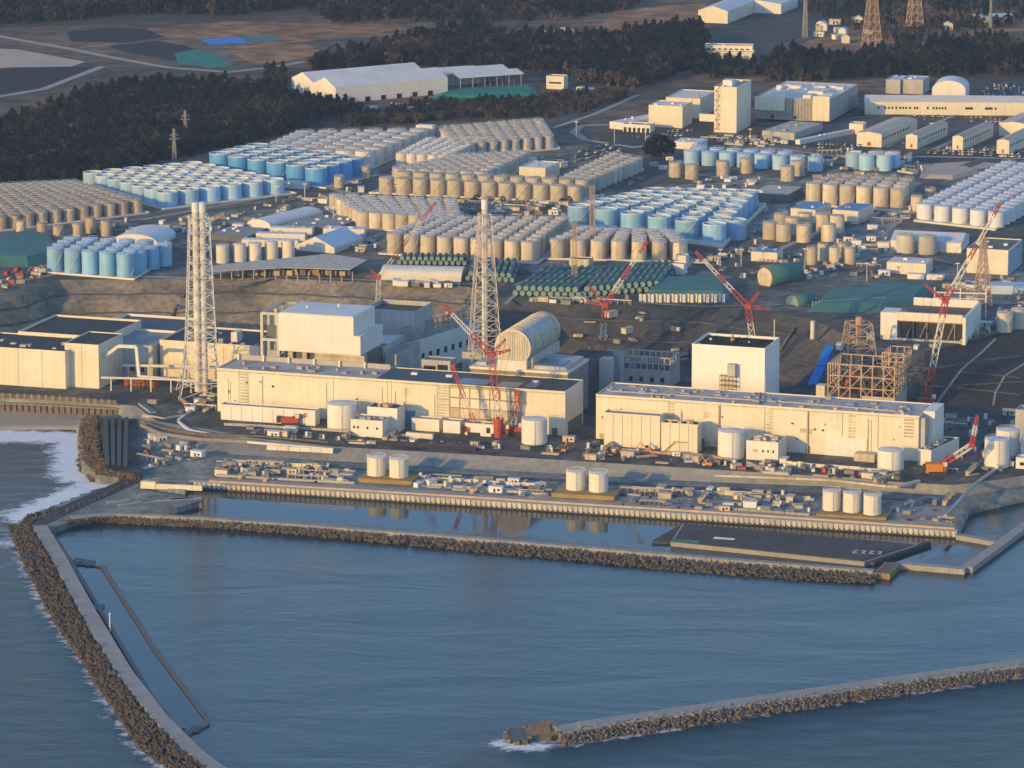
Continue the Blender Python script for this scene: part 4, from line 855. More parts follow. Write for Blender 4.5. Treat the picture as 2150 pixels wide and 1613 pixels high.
# ---- small buildings and vessels in front of the halls
def vessel(label, base, Dpx, hpx, zb, m='white_wall', roof='white_roof', cat='tank', group=None, bands=0, name='storage_tank', dome=.08):
    B = W(base[0], base[1], zb); s = scale_at(B); r = Dpx / s / 2; h = hpx / s / .97; c = B + Vector((0, r, 0)) * 1.0
    t = thing(name, label, cat, (c.x, c.y, zb), 0, group)
    sh_ = MB().cyl(0, 0, 0, h, r, r, 32, top=False).obj('shell', m, t, smooth=True); rf_ = MB().cyl(0, 0, h, h + r * dome, r, r * .15, 32).obj('roof', roof, t)
    mb = MB()
    for k in range(24): a_ = 2 * math.pi * k / 24; mb.box(r * .97 * math.cos(a_) - .08, r * .97 * math.sin(a_) - .08, h, r * .97 * math.cos(a_) + .08, r * .97 * math.sin(a_) + .08, h + 1.1)
    for k in range(24):
        a_, b_ = 2 * math.pi * k / 24, 2 * math.pi * (k + 1) / 24; mb.bar((r * .97 * math.cos(a_), r * .97 * math.sin(a_), h + 1.1), (r * .97 * math.cos(b_), r * .97 * math.sin(b_), h + 1.1), .14)
    mb.obj('railing', 'steel_white', rf_); MB().box(-.5, -r - .35, 0, .5, -r + .1, h).obj('ladder', 'steel_white', sh_)
    for k in range(bands): MB().cyl(0, 0, h * (k + 1) / (bands + 1), h * (k + 1) / (bands + 1) + .25, r + .08, r + .08, 32).obj('band', 'pipe', t)
    return t
vessel('large white round tank before the left turbine hall', (717,905), 62, 52, 10)
vessel('large white round tank before the right end of the left turbine hall', (1122,935), 54, 50, 10)
vessel('large white round tank left of the small control block at right', (1536,966), 56, 56, 10)
vessel('broad white round tank before the right end of the right turbine hall', (1872,990), 56, 40, 10)
vessel('white round tank at the right edge of the yard', (2095,985), 52, 58, 10); vessel('white round tank partly cut by the right edge', (2175,970), 60, 50, 10)
vessel('rear white round tank behind the tank at the right edge', (2118,962), 50, 55, 10)
for k, (x, y) in enumerate(((790,1001),(837,1005))): vessel(['left', 'right'][k] + ' cream tank of the pair standing on the quay at left', (x, y), 40, 38, 6.6, 'tank_cream', 'roof_pale', group='cream tank pairs on the quay')
for k, (x, y) in enumerate(((1209,1031),(1257,1035))): vessel(['left', 'right'][k] + ' cream tank of the pair on the ochre base mid quay', (x, y), 41, 38, 6.6, 'tank_cream', 'roof_pale', group='cream tank pairs on the quay')
for k, (x, y) in enumerate(((1747,1074),(1790,1078),(1833,1083))): vessel(['left', 'middle', 'right'][k] + ' cream tank of the trio at the right end of the quay', (x, y), 38, 40, 6.0, 'tank_cream', 'roof_pale', group='cream tank trio')
for (lab, tl, xr, dp) in (('ochre concrete plinth under the left pair of quay tanks', (752,1003), 864, 20), ('ochre concrete plinth under the middle pair of quay tanks', (1158,1034), 1289, 20), ('low ochre plinth under the three right quay tanks', (1715,1078), 1860, 18)):
    O = W(tl[0], tl[1], 7.2 if 'low' not in lab else 6.2); w = run(O, xr, 14); t = thing('plinth', lab, 'plinth', (O.x, O.y, 3.8), -R(14)); hh = O.z - 3.8 - .65
    MB().box(0, 0, .6, w, dp, hh).obj('body', 'ochre', t); MB().box(1, 1, 0, w - 1, dp - 1, .6).obj('footing', 'dark_wall', t); MB().box(-.4, -.4, hh, w + .4, .3, hh + .4).obj('edge_beam', 'ochre', t)
b, w = house('pump_building', 'long low white building with red crane parts before the left turbine hall', 'building', (463,851), 662, 19, 10, 8, wall='white_wall', roof='grey_roof', panels=9)
b, w = house('switch_building', 'white block with small windows beside the large round tank at left', 'building', (736,882), 803, 20, 10, 16, wall='white_wall', roof='grey_roof', windows=[(.08, .14, 5, 6.5, 'glass_dark'), (.2, .26, 5, 6.5, 'glass_dark'), (.5, .56, 5, 6.5, 'glass_dark'), (.8, .86, 5, 6.5, 'glass_dark')]); roof_units(b, w, 14, 10, 7, 2)
b, w = house('switch_building', 'taller white block rising behind the small windowed block at left', 'building', (771,856), 834, 25, 10, 14, wall='white_wall', roof='dark_roof'); roof_units(b, w, 12, 15, 6, 3, 'steel_tan')
for k, (x0, y, x1) in enumerate(((864,880,922),(930,885,966),(976,890,1036))):
    house('equipment_shed', ['first', 'second', 'third'][k] + ' of three low white sheds before the patched bays', 'shed', (x0, y), x1, 17, 10, 8, wall='white_wall', roof='grey_roof', group='low white sheds')
b, w = house('container_row', 'low pale trailer row in front of the three white sheds', 'trailer', (852,908), 908, 13.2, 10, 3, wall='cream_wall', roof='roof_tan', parapet=0)
b, w = house('control_block', 'white control block with small windows right of a round tank', 'building', (1567,927), 1634, 21, 10, 20, wall='white_wall', roof='grey_roof', windows=[(.2, .36, 5, 6.6, 'tank_beige'), (.5, .55, 5, 6.6, 'glass_dark'), (.66, .71, 5, 6.6, 'glass_dark'), (.82, .87, 5, 6.6, 'glass_dark')]); roof_units(b, w, 18, 11, 12, 5, 'tank_beige', 1, 4, 2)
b, w = house('switch_building', 'plain white block with dark roof before the right turbine hall', 'building', (1733,918), 1820, 21, 10, 12, wall='white_wall', roof='dark_roof'); roof_units(b, w, 10, 11, 6, 6)
b, w = house('equipment_shed', 'low tan shed beside the broad round tank at right', 'shed', (1793,953), 1836, 14.5, 10, 9, wall='tank_beige', roof='roof_tan', parapet=0)
b, w = house('boiler_house', 'small grey building with cluttered roof right of the right turbine hall', 'building', (1928,945), 1955, 19, 10, 40, A=30, wall='white_wall', roof='rubble'); roof_units(b, w, 36, 9, 10, 9)
b, w = house('office_block', 'small pale block at the right edge above the round tanks', 'building', (2132,862), 2220, 30, 10, 14, wall='grey_wall', roof='grey_roof')
b, w = house('office_block', 'white office cabin at the right edge beside the round tanks', 'building', (2133,963), 2220, 16, 10, 9, wall='white_wall', roof='white_roof', windows=[(.1, .2, 2, 4, 'glass_dark'), (.3, .4, 2, 4, 'glass_dark')])
b, w = house('gutter_cover', 'long black covered trench roof behind the grey embankment', 'shed', (722,925), 1000, 11.6, 10, 7, A=15, wall='black_roof', roof='black_roof', parapet=0)
b, w = house('canopy', 'white flat canopy tilted beside the right end of the quay yard', 'canopy', (1928,1021), 1990, 6.2, 4.2, 9, A=-14, wall='white_roof', roof='white_roof', parapet=0)
mm_ = None
# blue sheet on the slope right of the white box
bs_ = thing('blue_sheeting', 'bright blue sheeting strip laid up the dark slope', 'sheeting')
for k, (a_, b_) in enumerate((((1706,812,13),(1723,776,22)), ((1725,772,23),(1742,730,33)))):
    p, q = WH(a_[0], a_[1]) + Vector((0, 0, .6)), WH(b_[0], b_[1]) + Vector((0, 0, .6)); n_ = Vector((1, -.25, 0)).normalized() * 3.1; mb = MB()
    mb.add([tuple(p - n_ + Vector((0, 0, 1.2))), tuple(p + n_ + Vector((0, 0, 1.2))), tuple(q + n_ + Vector((0, 0, 1.2))), tuple(q - n_ + Vector((0, 0, 1.2))), tuple(p - n_), tuple(p + n_), tuple(q + n_), tuple(q - n_)], [(0,1,2,3),(7,6,5,4),(0,4,5,1),(1,5,6,2),(2,6,7,3),(3,7,4,0)]); mb.obj('sheet', 'sheet_blue', bs_)

# ================================================================== plateau buildings
o_, w = house('rest_house', 'tall cream rest house tower block with outside stairs', 'building', (1500,183), 1547, 73, 35, 46, wall='cream_wall', roof='grey_roof')
for k in range(9): MB().box(.8, -1.3, 2.5 + k * 4, 5.0, -.02, 3.1 + k * 4).obj('stair_landing', 'steel_tan', o_); MB().bar((1 + (k % 2) * 3.6, -.8, 2.7 + k * 4), (4.6 - (k % 2) * 3.6, -.8, 6.7 + k * 4), .5).obj('stair_flight', 'tank_grey', o_)
MB().box(5, 8, 38, 13, 18, 43).obj('plant_room', 'white_wall', o_); MB().box(-14, 4, 8, -.02, 8, 14).obj('link_bridge', 'cream_wall', o_)
o_, w = house('research_building', 'large grey ribbed building behind the tall rest house', 'building', (1586,205), 1742, 55, 37, 100, wall='steel_grey', roof='roof_pale', panels=24, joint=.5)
MB().box(0, -2, 8, 26, 0, 19).obj('bay', 'cream_wall', o_); MB().box(w - 14, -3, 1, w + .5, 0, 22).obj('stair_bay', 'cream_wall', o_); roof_units(o_, w, 90, 18, 22, 31, 'roof_pale', 4, 14, 4)
for x in (14, 34, 52): MB().box(x, -.2, 1, x + 2.5, 0, 4).obj('door', 'glass_dark', o_)
o_, w = gable('long_hall', 'very long bright yellow cream low hall at the upper right', 'building', (1816,214), 2230, 46, 35, 34, A=3, wall='cream_wall', roof='roof_pale', rise=3.5, axis='x')
for f0 in (.065, .10, .118, .135, .155, .175, .19, .205, .225, .25, .262, .315, .345, .36, .375, .39, .405, .51, .52, .53, .54, .61, .62, .63, .64, .66): MB().box(f0 * w, -.15, 5, f0 * w + 1.5, .05, 7).obj('window', 'glass_dark', o_)
gable('arched_hall', 'white arched hall rising behind the long yellow hall', 'building', (1957,188), 2027, 49, 35, 30, A=12, wall='white_wall', roof='white_roof', rise=8, barrel=True)
for k, (x0, y, x1) in enumerate(((1860,168,1890),(1893,168,1938))): house('office_block', ['left', 'right'][k] + ' of two grey offices behind the long yellow hall', 'building', (x0, y), x1, 47, 35, 26, wall='grey_wall', roof='roof_blue', group='offices behind the long hall')
for k, (x0, y, x1, d_) in enumerate(((1799,279,1851,90),(1902,284,1926,78),(2000,287,2022,80),(2093,295,2119,80))):
    o_, w = gable('barrack', ['broad first', 'narrow second', 'narrow third', 'narrow fourth'][k] + ' cream barrack from the left in the upper right row', 'building', (x0, y), x1, 46, 35, d_, A=24, wall='cream_wall', roof='roof_tan', rise=1.4, group='barrack row')
    MB().box(w * .42, -.2, 1, w * .58, .05, 4).obj('door', 'crane_red', o_)
    for j in range(10): MB().box(w - .05, 4 + j * 7, 6, w + .12, 7 + j * 7, 8).obj('window', 'glass_dark', o_)
gable('barrack', 'pale barrack roof behind the barrack row at the upper right edge', 'building', (2098,258), 2160, 46, 35, 60, A=24, wall='cream_wall', roof='roof_tan', rise=1.5)
house('gate_office', 'small tan office beside the broad first barrack', 'building', (1783,261), 1812, 43, 35, 12, wall='cream_wall', roof='roof_tan')
house('canteen', 'low hall with pale tan roof right of the tall rest house', 'building', (1600,275), 1668, 41, 35, 62, A=26, wall='grey_wall', roof='roof_tan', parapet=0)
ribs = house('covered_walk', 'narrow pale covered walkway right of the low tan roofed hall', 'canopy', (1670,293), 1680, 39, 35, 90, A=40, wall='roof_pale', roof='roof_pale', parapet=0)
house('office_block', 'cream office block left of the tall rest house', 'building', (1362,222), 1433, 53, 35, 30, wall='cream_wall', roof='roof_pale')
house('office_block', 'pale roofed office behind the cream office block', 'building', (1398,206), 1470, 51, 35, 50, wall='cream_wall', roof='roof_pale')
house('reception_hall', 'long low pale roofed hall below the cream office block', 'building', (1280,255), 1310, 41, 35, 70, A=40, wall='white_wall', roof='white_roof', parapet=0)
o_, w = house('garage_row', 'row of white garage bays below the cream office block', 'building', (1308,262), 1365, 41, 35, 14, wall='white_wall', roof='grey_roof')
for k in range(6): MB().box(w * (k + .2) / 6, -.15, 0, w * (k + .8) / 6, .05, 4).obj('garage_door', 'glass_dark', o_)
house('low_hall', 'pale blue grey low hall behind the blue tank row', 'building', (1415,297), 1470, 41, 35, 22, wall='white_wall', roof='white_roof', parapet=0)
# large white halls upper left
o_, w = gable('warehouse', 'huge white twin bay warehouse in the upper left', 'building', (705,185), 940, 49, 35, 76, A=-33, wall='white_wall', roof='white_roof', rise=7, axis='x', bays=2)
for k in range(6): MB().box(w * (.12 + k * .14), -.2, 0, w * (.12 + k * .14) + 5, .05, 4).obj('loading_door', 'glass_dark', o_)
for k in range(3): MB().box(-.2, 8 + k * 22, 0, .05, 13 + k * 22, 7).obj('loading_door', 'tank_grey', o_)
t = thing('open_shed', 'white roofed open shed right of the huge white warehouse', 'shed', W(965,165,47), R(26)); L_ = 64
for k, dy in enumerate((0, 30)):
    mb = MB(); mb.add([(0, dy, 0), (L_, dy, 0), (L_, dy + 15, 3), (0, dy + 15, 3), (0, dy, .3), (L_, dy, .3), (L_, dy + 15, 3.3), (0, dy + 15, 3.3)], [(3,2,1,0),(4,5,6,7),(0,1,5,4),(1,2,6,5),(2,3,7,6),(3,0,4,7)]); mb.obj('roof_sheet', 'white_roof', t)
for k in range(6):
    for dy in (.5, 14.5, 30.5, 44): MB().box(1 + k * 12, dy, -12, 1.6 + k * 12, dy + .6, 0).obj('post', 'steel_grey', t)
MB().box(2, 46, -12, 62, 46.5, 1).obj('rear_wall', 'dark_wall', t)
gable('shed', 'white roofed shed behind the open shed in the upper left', 'shed', (940,152), 1010, 47, 35, 30, A=-26, wall='grey_wall', roof='white_roof', rise=2, axis='x')
o_, w = house('watch_building', 'small cream building with dark window band near the forest', 'building', (1147,161), 1184, 46, 35, 12, wall='cream_wall', roof='roof_tan', windows=[(.15, .85, 5, 6.5, 'glass_dark')])
house('cottage', 'tiny cream cottage right of the small banded building', 'building', (1210,183), 1222, 41, 35, 8, wall='cream_wall', roof='roof_tan', parapet=0); house('cottage', 'tiny tan hut among trees right of the cream cottage', 'building', (1228,186), 1250, 39, 35, 8, wall='tank_beige', roof='roof_tan', parapet=0)
o_, w = gable('warehouse', 'white gabled hall at the top edge right of centre', 'building', (1466,22), 1528, 47, 35, 110, A=20, wall='cream_wall', roof='white_roof', rise=5)
gable('warehouse', 'white hall cut by the top edge behind the gabled hall', 'building', (1545,5), 1640, 45, 35, 60, A=20, wall='white_wall', roof='white_roof', rise=3)
o_, w = house('school_block', 'cream two storey block with window band among dark trees', 'building', (1468,96), 1580, 46, 35, 14, A=8, wall='cream_wall', roof='roof_tan')
for k in range(9): MB().box(w * (.04 + k * .105), -.15, 6.5, w * (.04 + k * .105) + 3, .05, 8.8).obj('window', 'glass_dark', o_)
house('school_wing', 'lower cream wing before the two storey block among trees', 'building', (1497,110), 1582, 42, 35, 14, A=8, wall='cream_wall', roof='roof_pale')
for k, (x, y, lab) in enumerate(((1714,48,'pale cottage right of the top hall'), (1760,62,'cottage cluster house below the lattice pole'), (1720,52,'white roofed cottage near the top pole'), (1795,38,'small white cottage left of the great pylon'), (1768,78,'red and white cottage left of the great pylon base'), (1985,52,'small cottage right of the second pylon'))):
    gable('cottage', lab, 'house', (x, y), x + 16, 41, 35, 9, A=25 - k * 6, wall='cream_wall', roof=['roof_tan', 'roof_blue', 'white_roof'][k % 3], rise=2)
gable('long_shed', 'pale blue roofed shed near the upper right corner', 'shed', (2055,38), 2130, 40, 35, 30, A=-10, wall='grey_wall', roof='roof_blue', rise=2, axis='x')
house('low_shed', 'long pale low shed right of the dark trees at the upper right', 'shed', (2062,115), 2150, 39, 35, 10, A=-4, wall='roof_pale', roof='roof_pale', parapet=0)
# halls in the middle and right of the plateau
gable('tent_hall', 'white barrel roofed tent hall left of centre behind the large stack', 'hall', (519,470), 568, 38, 35, 66, A=33, wall='white_wall', roof='white_roof', rise=4, barrel=True)
house('flat_shed', 'wide grey flat roofed shed right of the barrel tent hall', 'shed', (592,472), 700, 38.5, 35, 52, A=24, wall='dark_wall', roof='grey_roof', parapet=0)
house('flat_shed', 'dark grey flat roofed shed behind the large stack', 'shed', (440,492), 520, 39, 35, 38, A=20, wall='dark_wall', roof='grey_roof', parapet=0)
for k, (x0, y, x1) in enumerate(((567,478,655),(537,490,640),(507,503,625))): house('long_shed', ['rear', 'middle', 'front'][k] + ' of three long white sheds behind the cream tank row', 'shed', (x0, y), x1, 40, 35, 9, A=8, wall='white_wall', roof='white_roof', parapet=0, group='long white sheds')
house('long_shed', 'white shed directly behind the gabled tent', 'shed', (678,480), 765, 40, 35, 12, A=8, wall='white_wall', roof='white_roof', parapet=0)
gable('tent', 'white gabled tent with cream front behind the tarp canopy', 'hall', (622,514), 702, 39, 35, 44, A=26, wall='tank_cream', roof='roof_blue', rise=7)
gable('dome_tent', 'white rounded tent behind the tall blue tanks', 'hall', (236,507), 330, 37.5, 35, 40, A=15, wall='white_wall', roof='white_roof', rise=6, barrel=True)
# tarp canopy on posts with stored goods below
t = thing('tarp_canopy', 'wide grey tarp canopy on posts along the cliff edge', 'canopy'); cp = [W(x, y, 42) for x, y in [(400,572),(455,556),(690,533),(772,545),(735,566),(600,562)]]
mb = MB(); mb.prism([(p.x, p.y) for p in cp], 41.6, 42); mb.obj('roof', 'roof_tan', t)
for k in range(14):
    f = k / 13; p = W(440 + 300 * f, 570 - 4 * math.sin(f * 6), 41.6); MB().box(-.4, -.4, -6.5, .4, .4, 0).obj('post', 'steel_grey', t, p)
CR_ = []
for k in range(26):
    p = W(500 + k * 9.2, 578 - (k % 3), 35); s_ = rng.uniform(1.6, 2.6); o = MB().box(-s_, -2, 0, s_, 2, rng.uniform(3, 5)).obj('stored_crate', ['tank_beige', 'box_mixed', 'ochre', 'dark_wall'][k % 4], None, p, -R(A0)); tag(o, 'x', 'crate', 'crates under the canopy'); CR_.append(o)
number(CR_, '{n} storage crate from left under the grey tarp canopy')
gable('barrel_hall', 'long cream barrel roofed hall at the cliff edge behind the central stack', 'hall', (800,577), 968, 38.5, 35, 22, A=8, wall='tank_cream', roof='roof_pale', rise=4.5, axis='x', barrel=True)
b, w = house('cement_shed', 'small tan shed with rust roof under the shorter lattice mast', 'shed', (1195,545), 1237, 43, 35, 10, wall='tank_beige', roof='rubble')
house('store', 'cream store with blue roof in the middle of the right plateau', 'building', (1577,528), 1632, 42, 35, 16, wall='cream_wall', roof='shed_blue', parapet=0)
house('store', 'white store block left of the blue roofed store', 'building', (1405,555), 1436, 42, 35, 9, wall='white_wall', roof='grey_roof'); house('cabin', 'white cabin above the store block beside the crane tip', 'building', (1418,538), 1440, 41, 35, 8, wall='white_wall', roof='grey_roof')
house('store', 'pale blue roofed square store before the grey tank block, left one', 'building', (1660,437), 1712, 45, 35, 34, A=24, wall='cream_wall', roof='shed_blue', parapet=0); house('store', 'pale blue roofed square store before the grey tank block, right one', 'building', (1748,440), 1802, 45, 35, 34, A=24, wall='cream_wall', roof='shed_blue', parapet=0)
gable('white_hall', 'wide white low pitched hall behind the louvred office at right', 'hall', (1870,505), 2018, 42, 35, 40, A=14, wall='white_wall', roof='white_roof', rise=4, axis='x')
b, w = house('louvred_office', 'cream louvred office block with blue striped side at the right edge', 'building', (2030,523), 2117, 52, 35, 46, wall='cream_wall', roof='dark_wall')
for k in range(7): MB().box(.4, -.25, 1.5 + k * 2.2, w - .4, 0, 2.6 + k * 2.2).obj('louvre', 'tank_cream', b); MB().box(w, 1, 1.5 + k * 2.2, w + .3, 44, 2.6 + k * 2.2).obj('side_louvre', 'shed_blue', b)
house('store', 'cream store with sagging roof left of the louvred office', 'building', (1862,550), 1944, 43, 35, 22, wall='cream_wall', roof='roof_pale', parapet=0)
for k, (x0, x1) in enumerate(((1905,1940),(1945,1980))): house('container_office', ['left', 'right'][k] + ' pale container office below the sagging roof store', 'building', (x0, 575 + k * 2), x1, 38.5, 35, 6, wall='white_wall', roof='white_roof', parapet=0, group='container offices')
house('store', 'long pale blue shed at the right edge below the louvred office', 'shed', (2080,600), 2260, 41, 35, 16, A=6, wall='roof_blue', roof='roof_blue', parapet=0)
house('store', 'long dark shed behind the big blue tank block', 'shed', (1578,405), 1655, 42, 35, 40, A=20, wall='dark_wall', roof='roof_tan', parapet=0)
house('workshop', 'white workshop with cream front among the grey tank rows', 'building', (1090,352), 1145, 45, 35, 34, A=20, wall='cream_wall', roof='roof_pale')
house('hut', 'small cream hut on the left tank block behind the grey tanks', 'building', (873,263), 908, 49, 35, 9, wall='tank_cream', roof='roof_pale', parapet=0)
house('hut', 'small white pump hut before the dark blue tank block', 'building', (595,382), 642, 40, 35, 10, wall='tank_cream', roof='roof_blue', parapet=0)
# open fronted crane hall on the right shoulder
O = W(1849,655,53); w = run(O, 2028, 16)
ch = thing('crane_hall', 'roofless white hall with open truss front on the right hillside shoulder', 'building', (O.x, O.y, 34), -R(16)); d = 56
MB().box(0, 0, 0, 11, 16, 19).obj('left_wing', 'white_wall', ch); MB().box(11.05, 3.3, 2.5, w - 2.1, d - 1.1, 13.8).obj('interior_shade_block', 'black_roof', ch); MB().box(w - 2, 0, 0, w, d, 18).obj('side_wall', 'white_wall', ch)  # black block behind the truss stands in for the shade inside the hall
MB().box(11, 0, 14, w - 2.05, 2, 19.5).obj('front_beam', 'cream_wall', ch); MB().box(11, 0, 0, w - 2.05, 2, 2.4).obj('sill', 'grey_wall', ch); MB().box(11, 2.1, 12.9, w - 2.05, 3.2, 13.3).obj('inner_beam', 'rust', ch)
MB().box(11, d - 1, 13.85, w - 2.05, d, 19).obj('rear_wall', 'white_wall', ch)
for k in range(9):
    x = 12 + (w - 15) * k / 9; MB().bar((x, 2.6, 2.4), (x + (w - 15) / 9 / (1 if k % 2 else 1), 2.6, 14) if k % 2 else (x, 2.6, 14), .5).obj('truss_member', 'steel_grey', ch)
gt = thing('gantry', 'white portal gantry of slim posts behind the roofless hall', 'gantry', W(1960,665,35), -R(8))
for x in (0, 17, 34): MB().box(x, 0, 0, x + .8, .8, 20).obj('post', 'steel_white', gt)
MB().box(0, .1, 16, 34.8, .7, 16.9).obj('beam', 'steel_white', gt); MB().box(0, .1, 12.5, 34.8, .6, 13).obj('beam', 'steel_white', gt)
# ---- teal covered mounds and horizontal vessels
def mound(label, pts, z0, z1, m, inset=.8, name='covered_mound'):
    P = [W(x, y, z0) for x, y in pts]; c = sum(P, Vector()) / len(P); T = [c + (p - c) * inset for p in P]; n = len(P)
    mb = MB(); mb.add([tuple(p) for p in P] + [(p.x, p.y, z1) for p in T], [tuple(range(n)), tuple(range(n, 2 * n))] + [(i, (i + 1) % n, n + (i + 1) % n, n + i) for i in range(n)])
    o = mb.obj(name, m); tag(o, label, 'mound'); return o
mound('teal covered mound at the left edge behind the blue tanks', [(-60,520),(60,492),(118,505),(130,545),(60,562),(-60,560)], 35, 41, 'teal')
mound('teal covered mound with tan bags before it right of centre', [(1340,630),(1380,597),(1500,590),(1535,600),(1530,634)], 35, 41, 'teal')
mound('wide teal covered basin left of the roofless hall', [(1690,655),(1740,612),(1900,600),(1970,606),(1930,640),(1850,657)], 35, 39.5, 'teal')
CR_ = []
for k in range(22): o = MB().box(-1, -1, 0, 1, 1, 5.5).obj('sand_bag_column', 'tank_cream', None, W(1345 + k * 8.3, 634 + (k % 2), 35), -R(10)); tag(o, 'x', 'bag', 'bags before the teal mound'); CR_.append(o)
number(CR_, '{n} tan bag from left in the line before the teal mound')
CR_ = []
for k in range(24): o = MB().box(-.5, -.5, 0, .5, .5, 5.).obj('retaining_post', 'teal_end', None, W(1706 + k * 6.6, 648 - k * .4, 35.1)); tag(o, 'x', 'post', 'posts of the teal basin'); CR_.append(o)
number(CR_, '{n} pale post from left along the rim of the wide teal basin')
def drum(label, p0, p1, Dm, m='teal_tank', end='teal_end', legs=True, z=None):
    a_, b_ = W(*p0), W(*p1); d_ = b_ - a_; r = Dm / 2; t = thing('horizontal_vessel', label, 'vessel', (a_.x, a_.y, a_.z), math.atan2(d_.y, d_.x))
    MB().extr([(r * math.cos(2 * math.pi * i / 20), r + r * math.sin(2 * math.pi * i / 20)) for i in range(20)], 0, d_.length).obj('shell', m, t, smooth=True)
    MB().extr([(.93 * r * math.cos(2 * math.pi * i / 20), r + .93 * r * math.sin(2 * math.pi * i / 20)) for i in range(20)], -.4, -.01).obj('end_plate', end, t)
    return t
drum('huge teal drum lying aslant on the hillside right of centre', (1606,606,33), (1672,588,35), 15, 'teal', 'tank_beige'); drum('shorter teal drum below the huge slanted drum', (1664,656,30), (1700,640,33), 12, 'teal', 'teal_end')
mb = MB()
# rows of teal horizontal vessels: one mesh, many copies
def vessel_rows(FL, FR, BL, n, length, r, cluster, stack=True):
    a_, b_, c_ = W(*FL, 35), W(*FR, 35), W(*BL, 35); dv = (c_ - a_).normalized(); rz = math.atan2(dv.y, dv.x)
    sh = MB().extr([(r * math.cos(2 * math.pi * i / 12), r + r * math.sin(2 * math.pi * i / 12)) for i in range(12)], 0, length).mesh('horizontal_vessel', 'teal_tank', True)
    en = MB().extr([(.9 * r * math.cos(2 * math.pi * i / 12), r + .9 * r * math.sin(2 * math.pi * i / 12)) for i in range(12)], -.3, -.01).mesh('end_plate', 'teal_end')
    nr = max(1, int((c_ - a_).length / (length + 3)))
    for q in range(nr):
        for k in range(n):
            p = a_ + (b_ - a_) * k / (n - 1) + dv * q * (length + 3)
            for lv in range(2 if stack and k < n - 1 else 1):
                pp_ = p + ((b_ - a_) / (n - 1) * .5 if lv else Vector()) + Vector((0, 0, lv * r * 1.7 + .05))
                o = link('horizontal_vessel', sh, None, pp_, rz); link('end_plate', en, o)
                tag(o, f'teal vessel, {ORD[k + 1]} from left, {["lower", "upper"][lv]} layer, {ORD[q + 1]} row, {cluster}', 'vessel', 'teal vessels ' + cluster)
vessel_rows((982,590),(1075,594),(996,556), 8, 17, 1.9, 'right of the barrel roofed hall')
vessel_rows((838,556),(975,558),(852,538), 12, 15, 1.7, 'behind the barrel roofed hall')
vessel_rows((1082,622),(1215,626),(1150,572), 10, 18, 2.1, 'right of the central stack')
vessel_rows((1225,625),(1385,612),(1268,575), 12, 18, 2.1, 'behind the tallest middle crane')

# ================================================================== tank farms
TK = {}
def tank_kind(m, roof, D, h, rim):
    key = (m, roof, round(D, 1), round(h, 1), rim)
    if key not in TK:
        r = D / 2; n = 24
        mb = MB().cyl(0, 0, 0, h, r, r, n, top=False)
        if rim: mb.cyl(0, 0, h - .02, h + .02, r - .01, r - .25, n, top=False)
        body = mb.mesh('storage_tank', m, True)
        zr = h - rim
        rf = MB().cyl(0, 0, zr, zr + (.25 if rim else D * .035), r - (.05 if rim else -.12), r * .2, n)
        rf.cyl(r * .35, r * .2, zr, zr + .9, .7, .7, 8)
        rails = MB()
        if rim:
            for k in range(n):
                a_, b_ = 2 * math.pi * k / n, 2 * math.pi * (k + 1) / n; rails.bar((r * .985 * math.cos(a_), r * .985 * math.sin(a_), h + .25), (r * .985 * math.cos(b_), r * .985 * math.sin(b_), h + .25), .3, .5)
        else:
            for k in range(12):
                a_, b_ = 2 * math.pi * k / 12, 2 * math.pi * (k + 1) / 12; rails.bar((r * .97 * math.cos(a_), r * .97 * math.sin(a_), h + .9), (r * .97 * math.cos(b_), r * .97 * math.sin(b_), h + .9), .12)
        rails.box(-.5, -r - .5, h - .2, .5, r * .3, h + .1)
        for k in range(7):                                              # stair winding up the shell
            a_, b_ = R(-150 + 13 * k), R(-150 + 13 * (k + 1)); rails.bar(((r + .35) * math.cos(a_), (r + .35) * math.sin(a_), h * k / 7), ((r + .35) * math.cos(b_), (r + .35) * math.sin(b_), h * (k + 1) / 7), .2, .45)
        TK[key] = (body, rf.mesh('roof', roof), rails.mesh('railing', 'steel_white' if not rim else 'roof_pale'))
    return TK[key]
TANKS = {}
def put_tank(p, kind, label, group): TANKS.setdefault(label.split(' tank')[0], []).append((p, kind, label, group))
def build_tanks():
    "the 300 that show largest of each colour are things with parts; what is left of a colour is one mass"
    for color, L_ in TANKS.items():
        L_.sort(key=lambda q: q[0].y); nm = color.replace(' ', '_') + '_tank'
        for p, kind, label, group in L_[:300]:
            o = link(nm, kind[0], None, p, rng.uniform(-3.14, 3.14)); link('railing', kind[2], link('roof', kind[1], o)); tag(o, label, 'tank', group)
        if L_[300:]:
            mb = MB()
            for p, kind, label, group in L_[300:]:
                for mi, me in enumerate(kind): mb.cur = mi; mb.add([tuple(v.co + p) for v in me.vertices], [tuple(f.vertices) for f in me.polygons])
            tag(mb.obj('tank_rows', [me.materials[0] for me in L_[300][1]], smooth=True), 'rear rows of the ' + color + ' storage tanks farthest back', 'tanks', None, 'stuff')
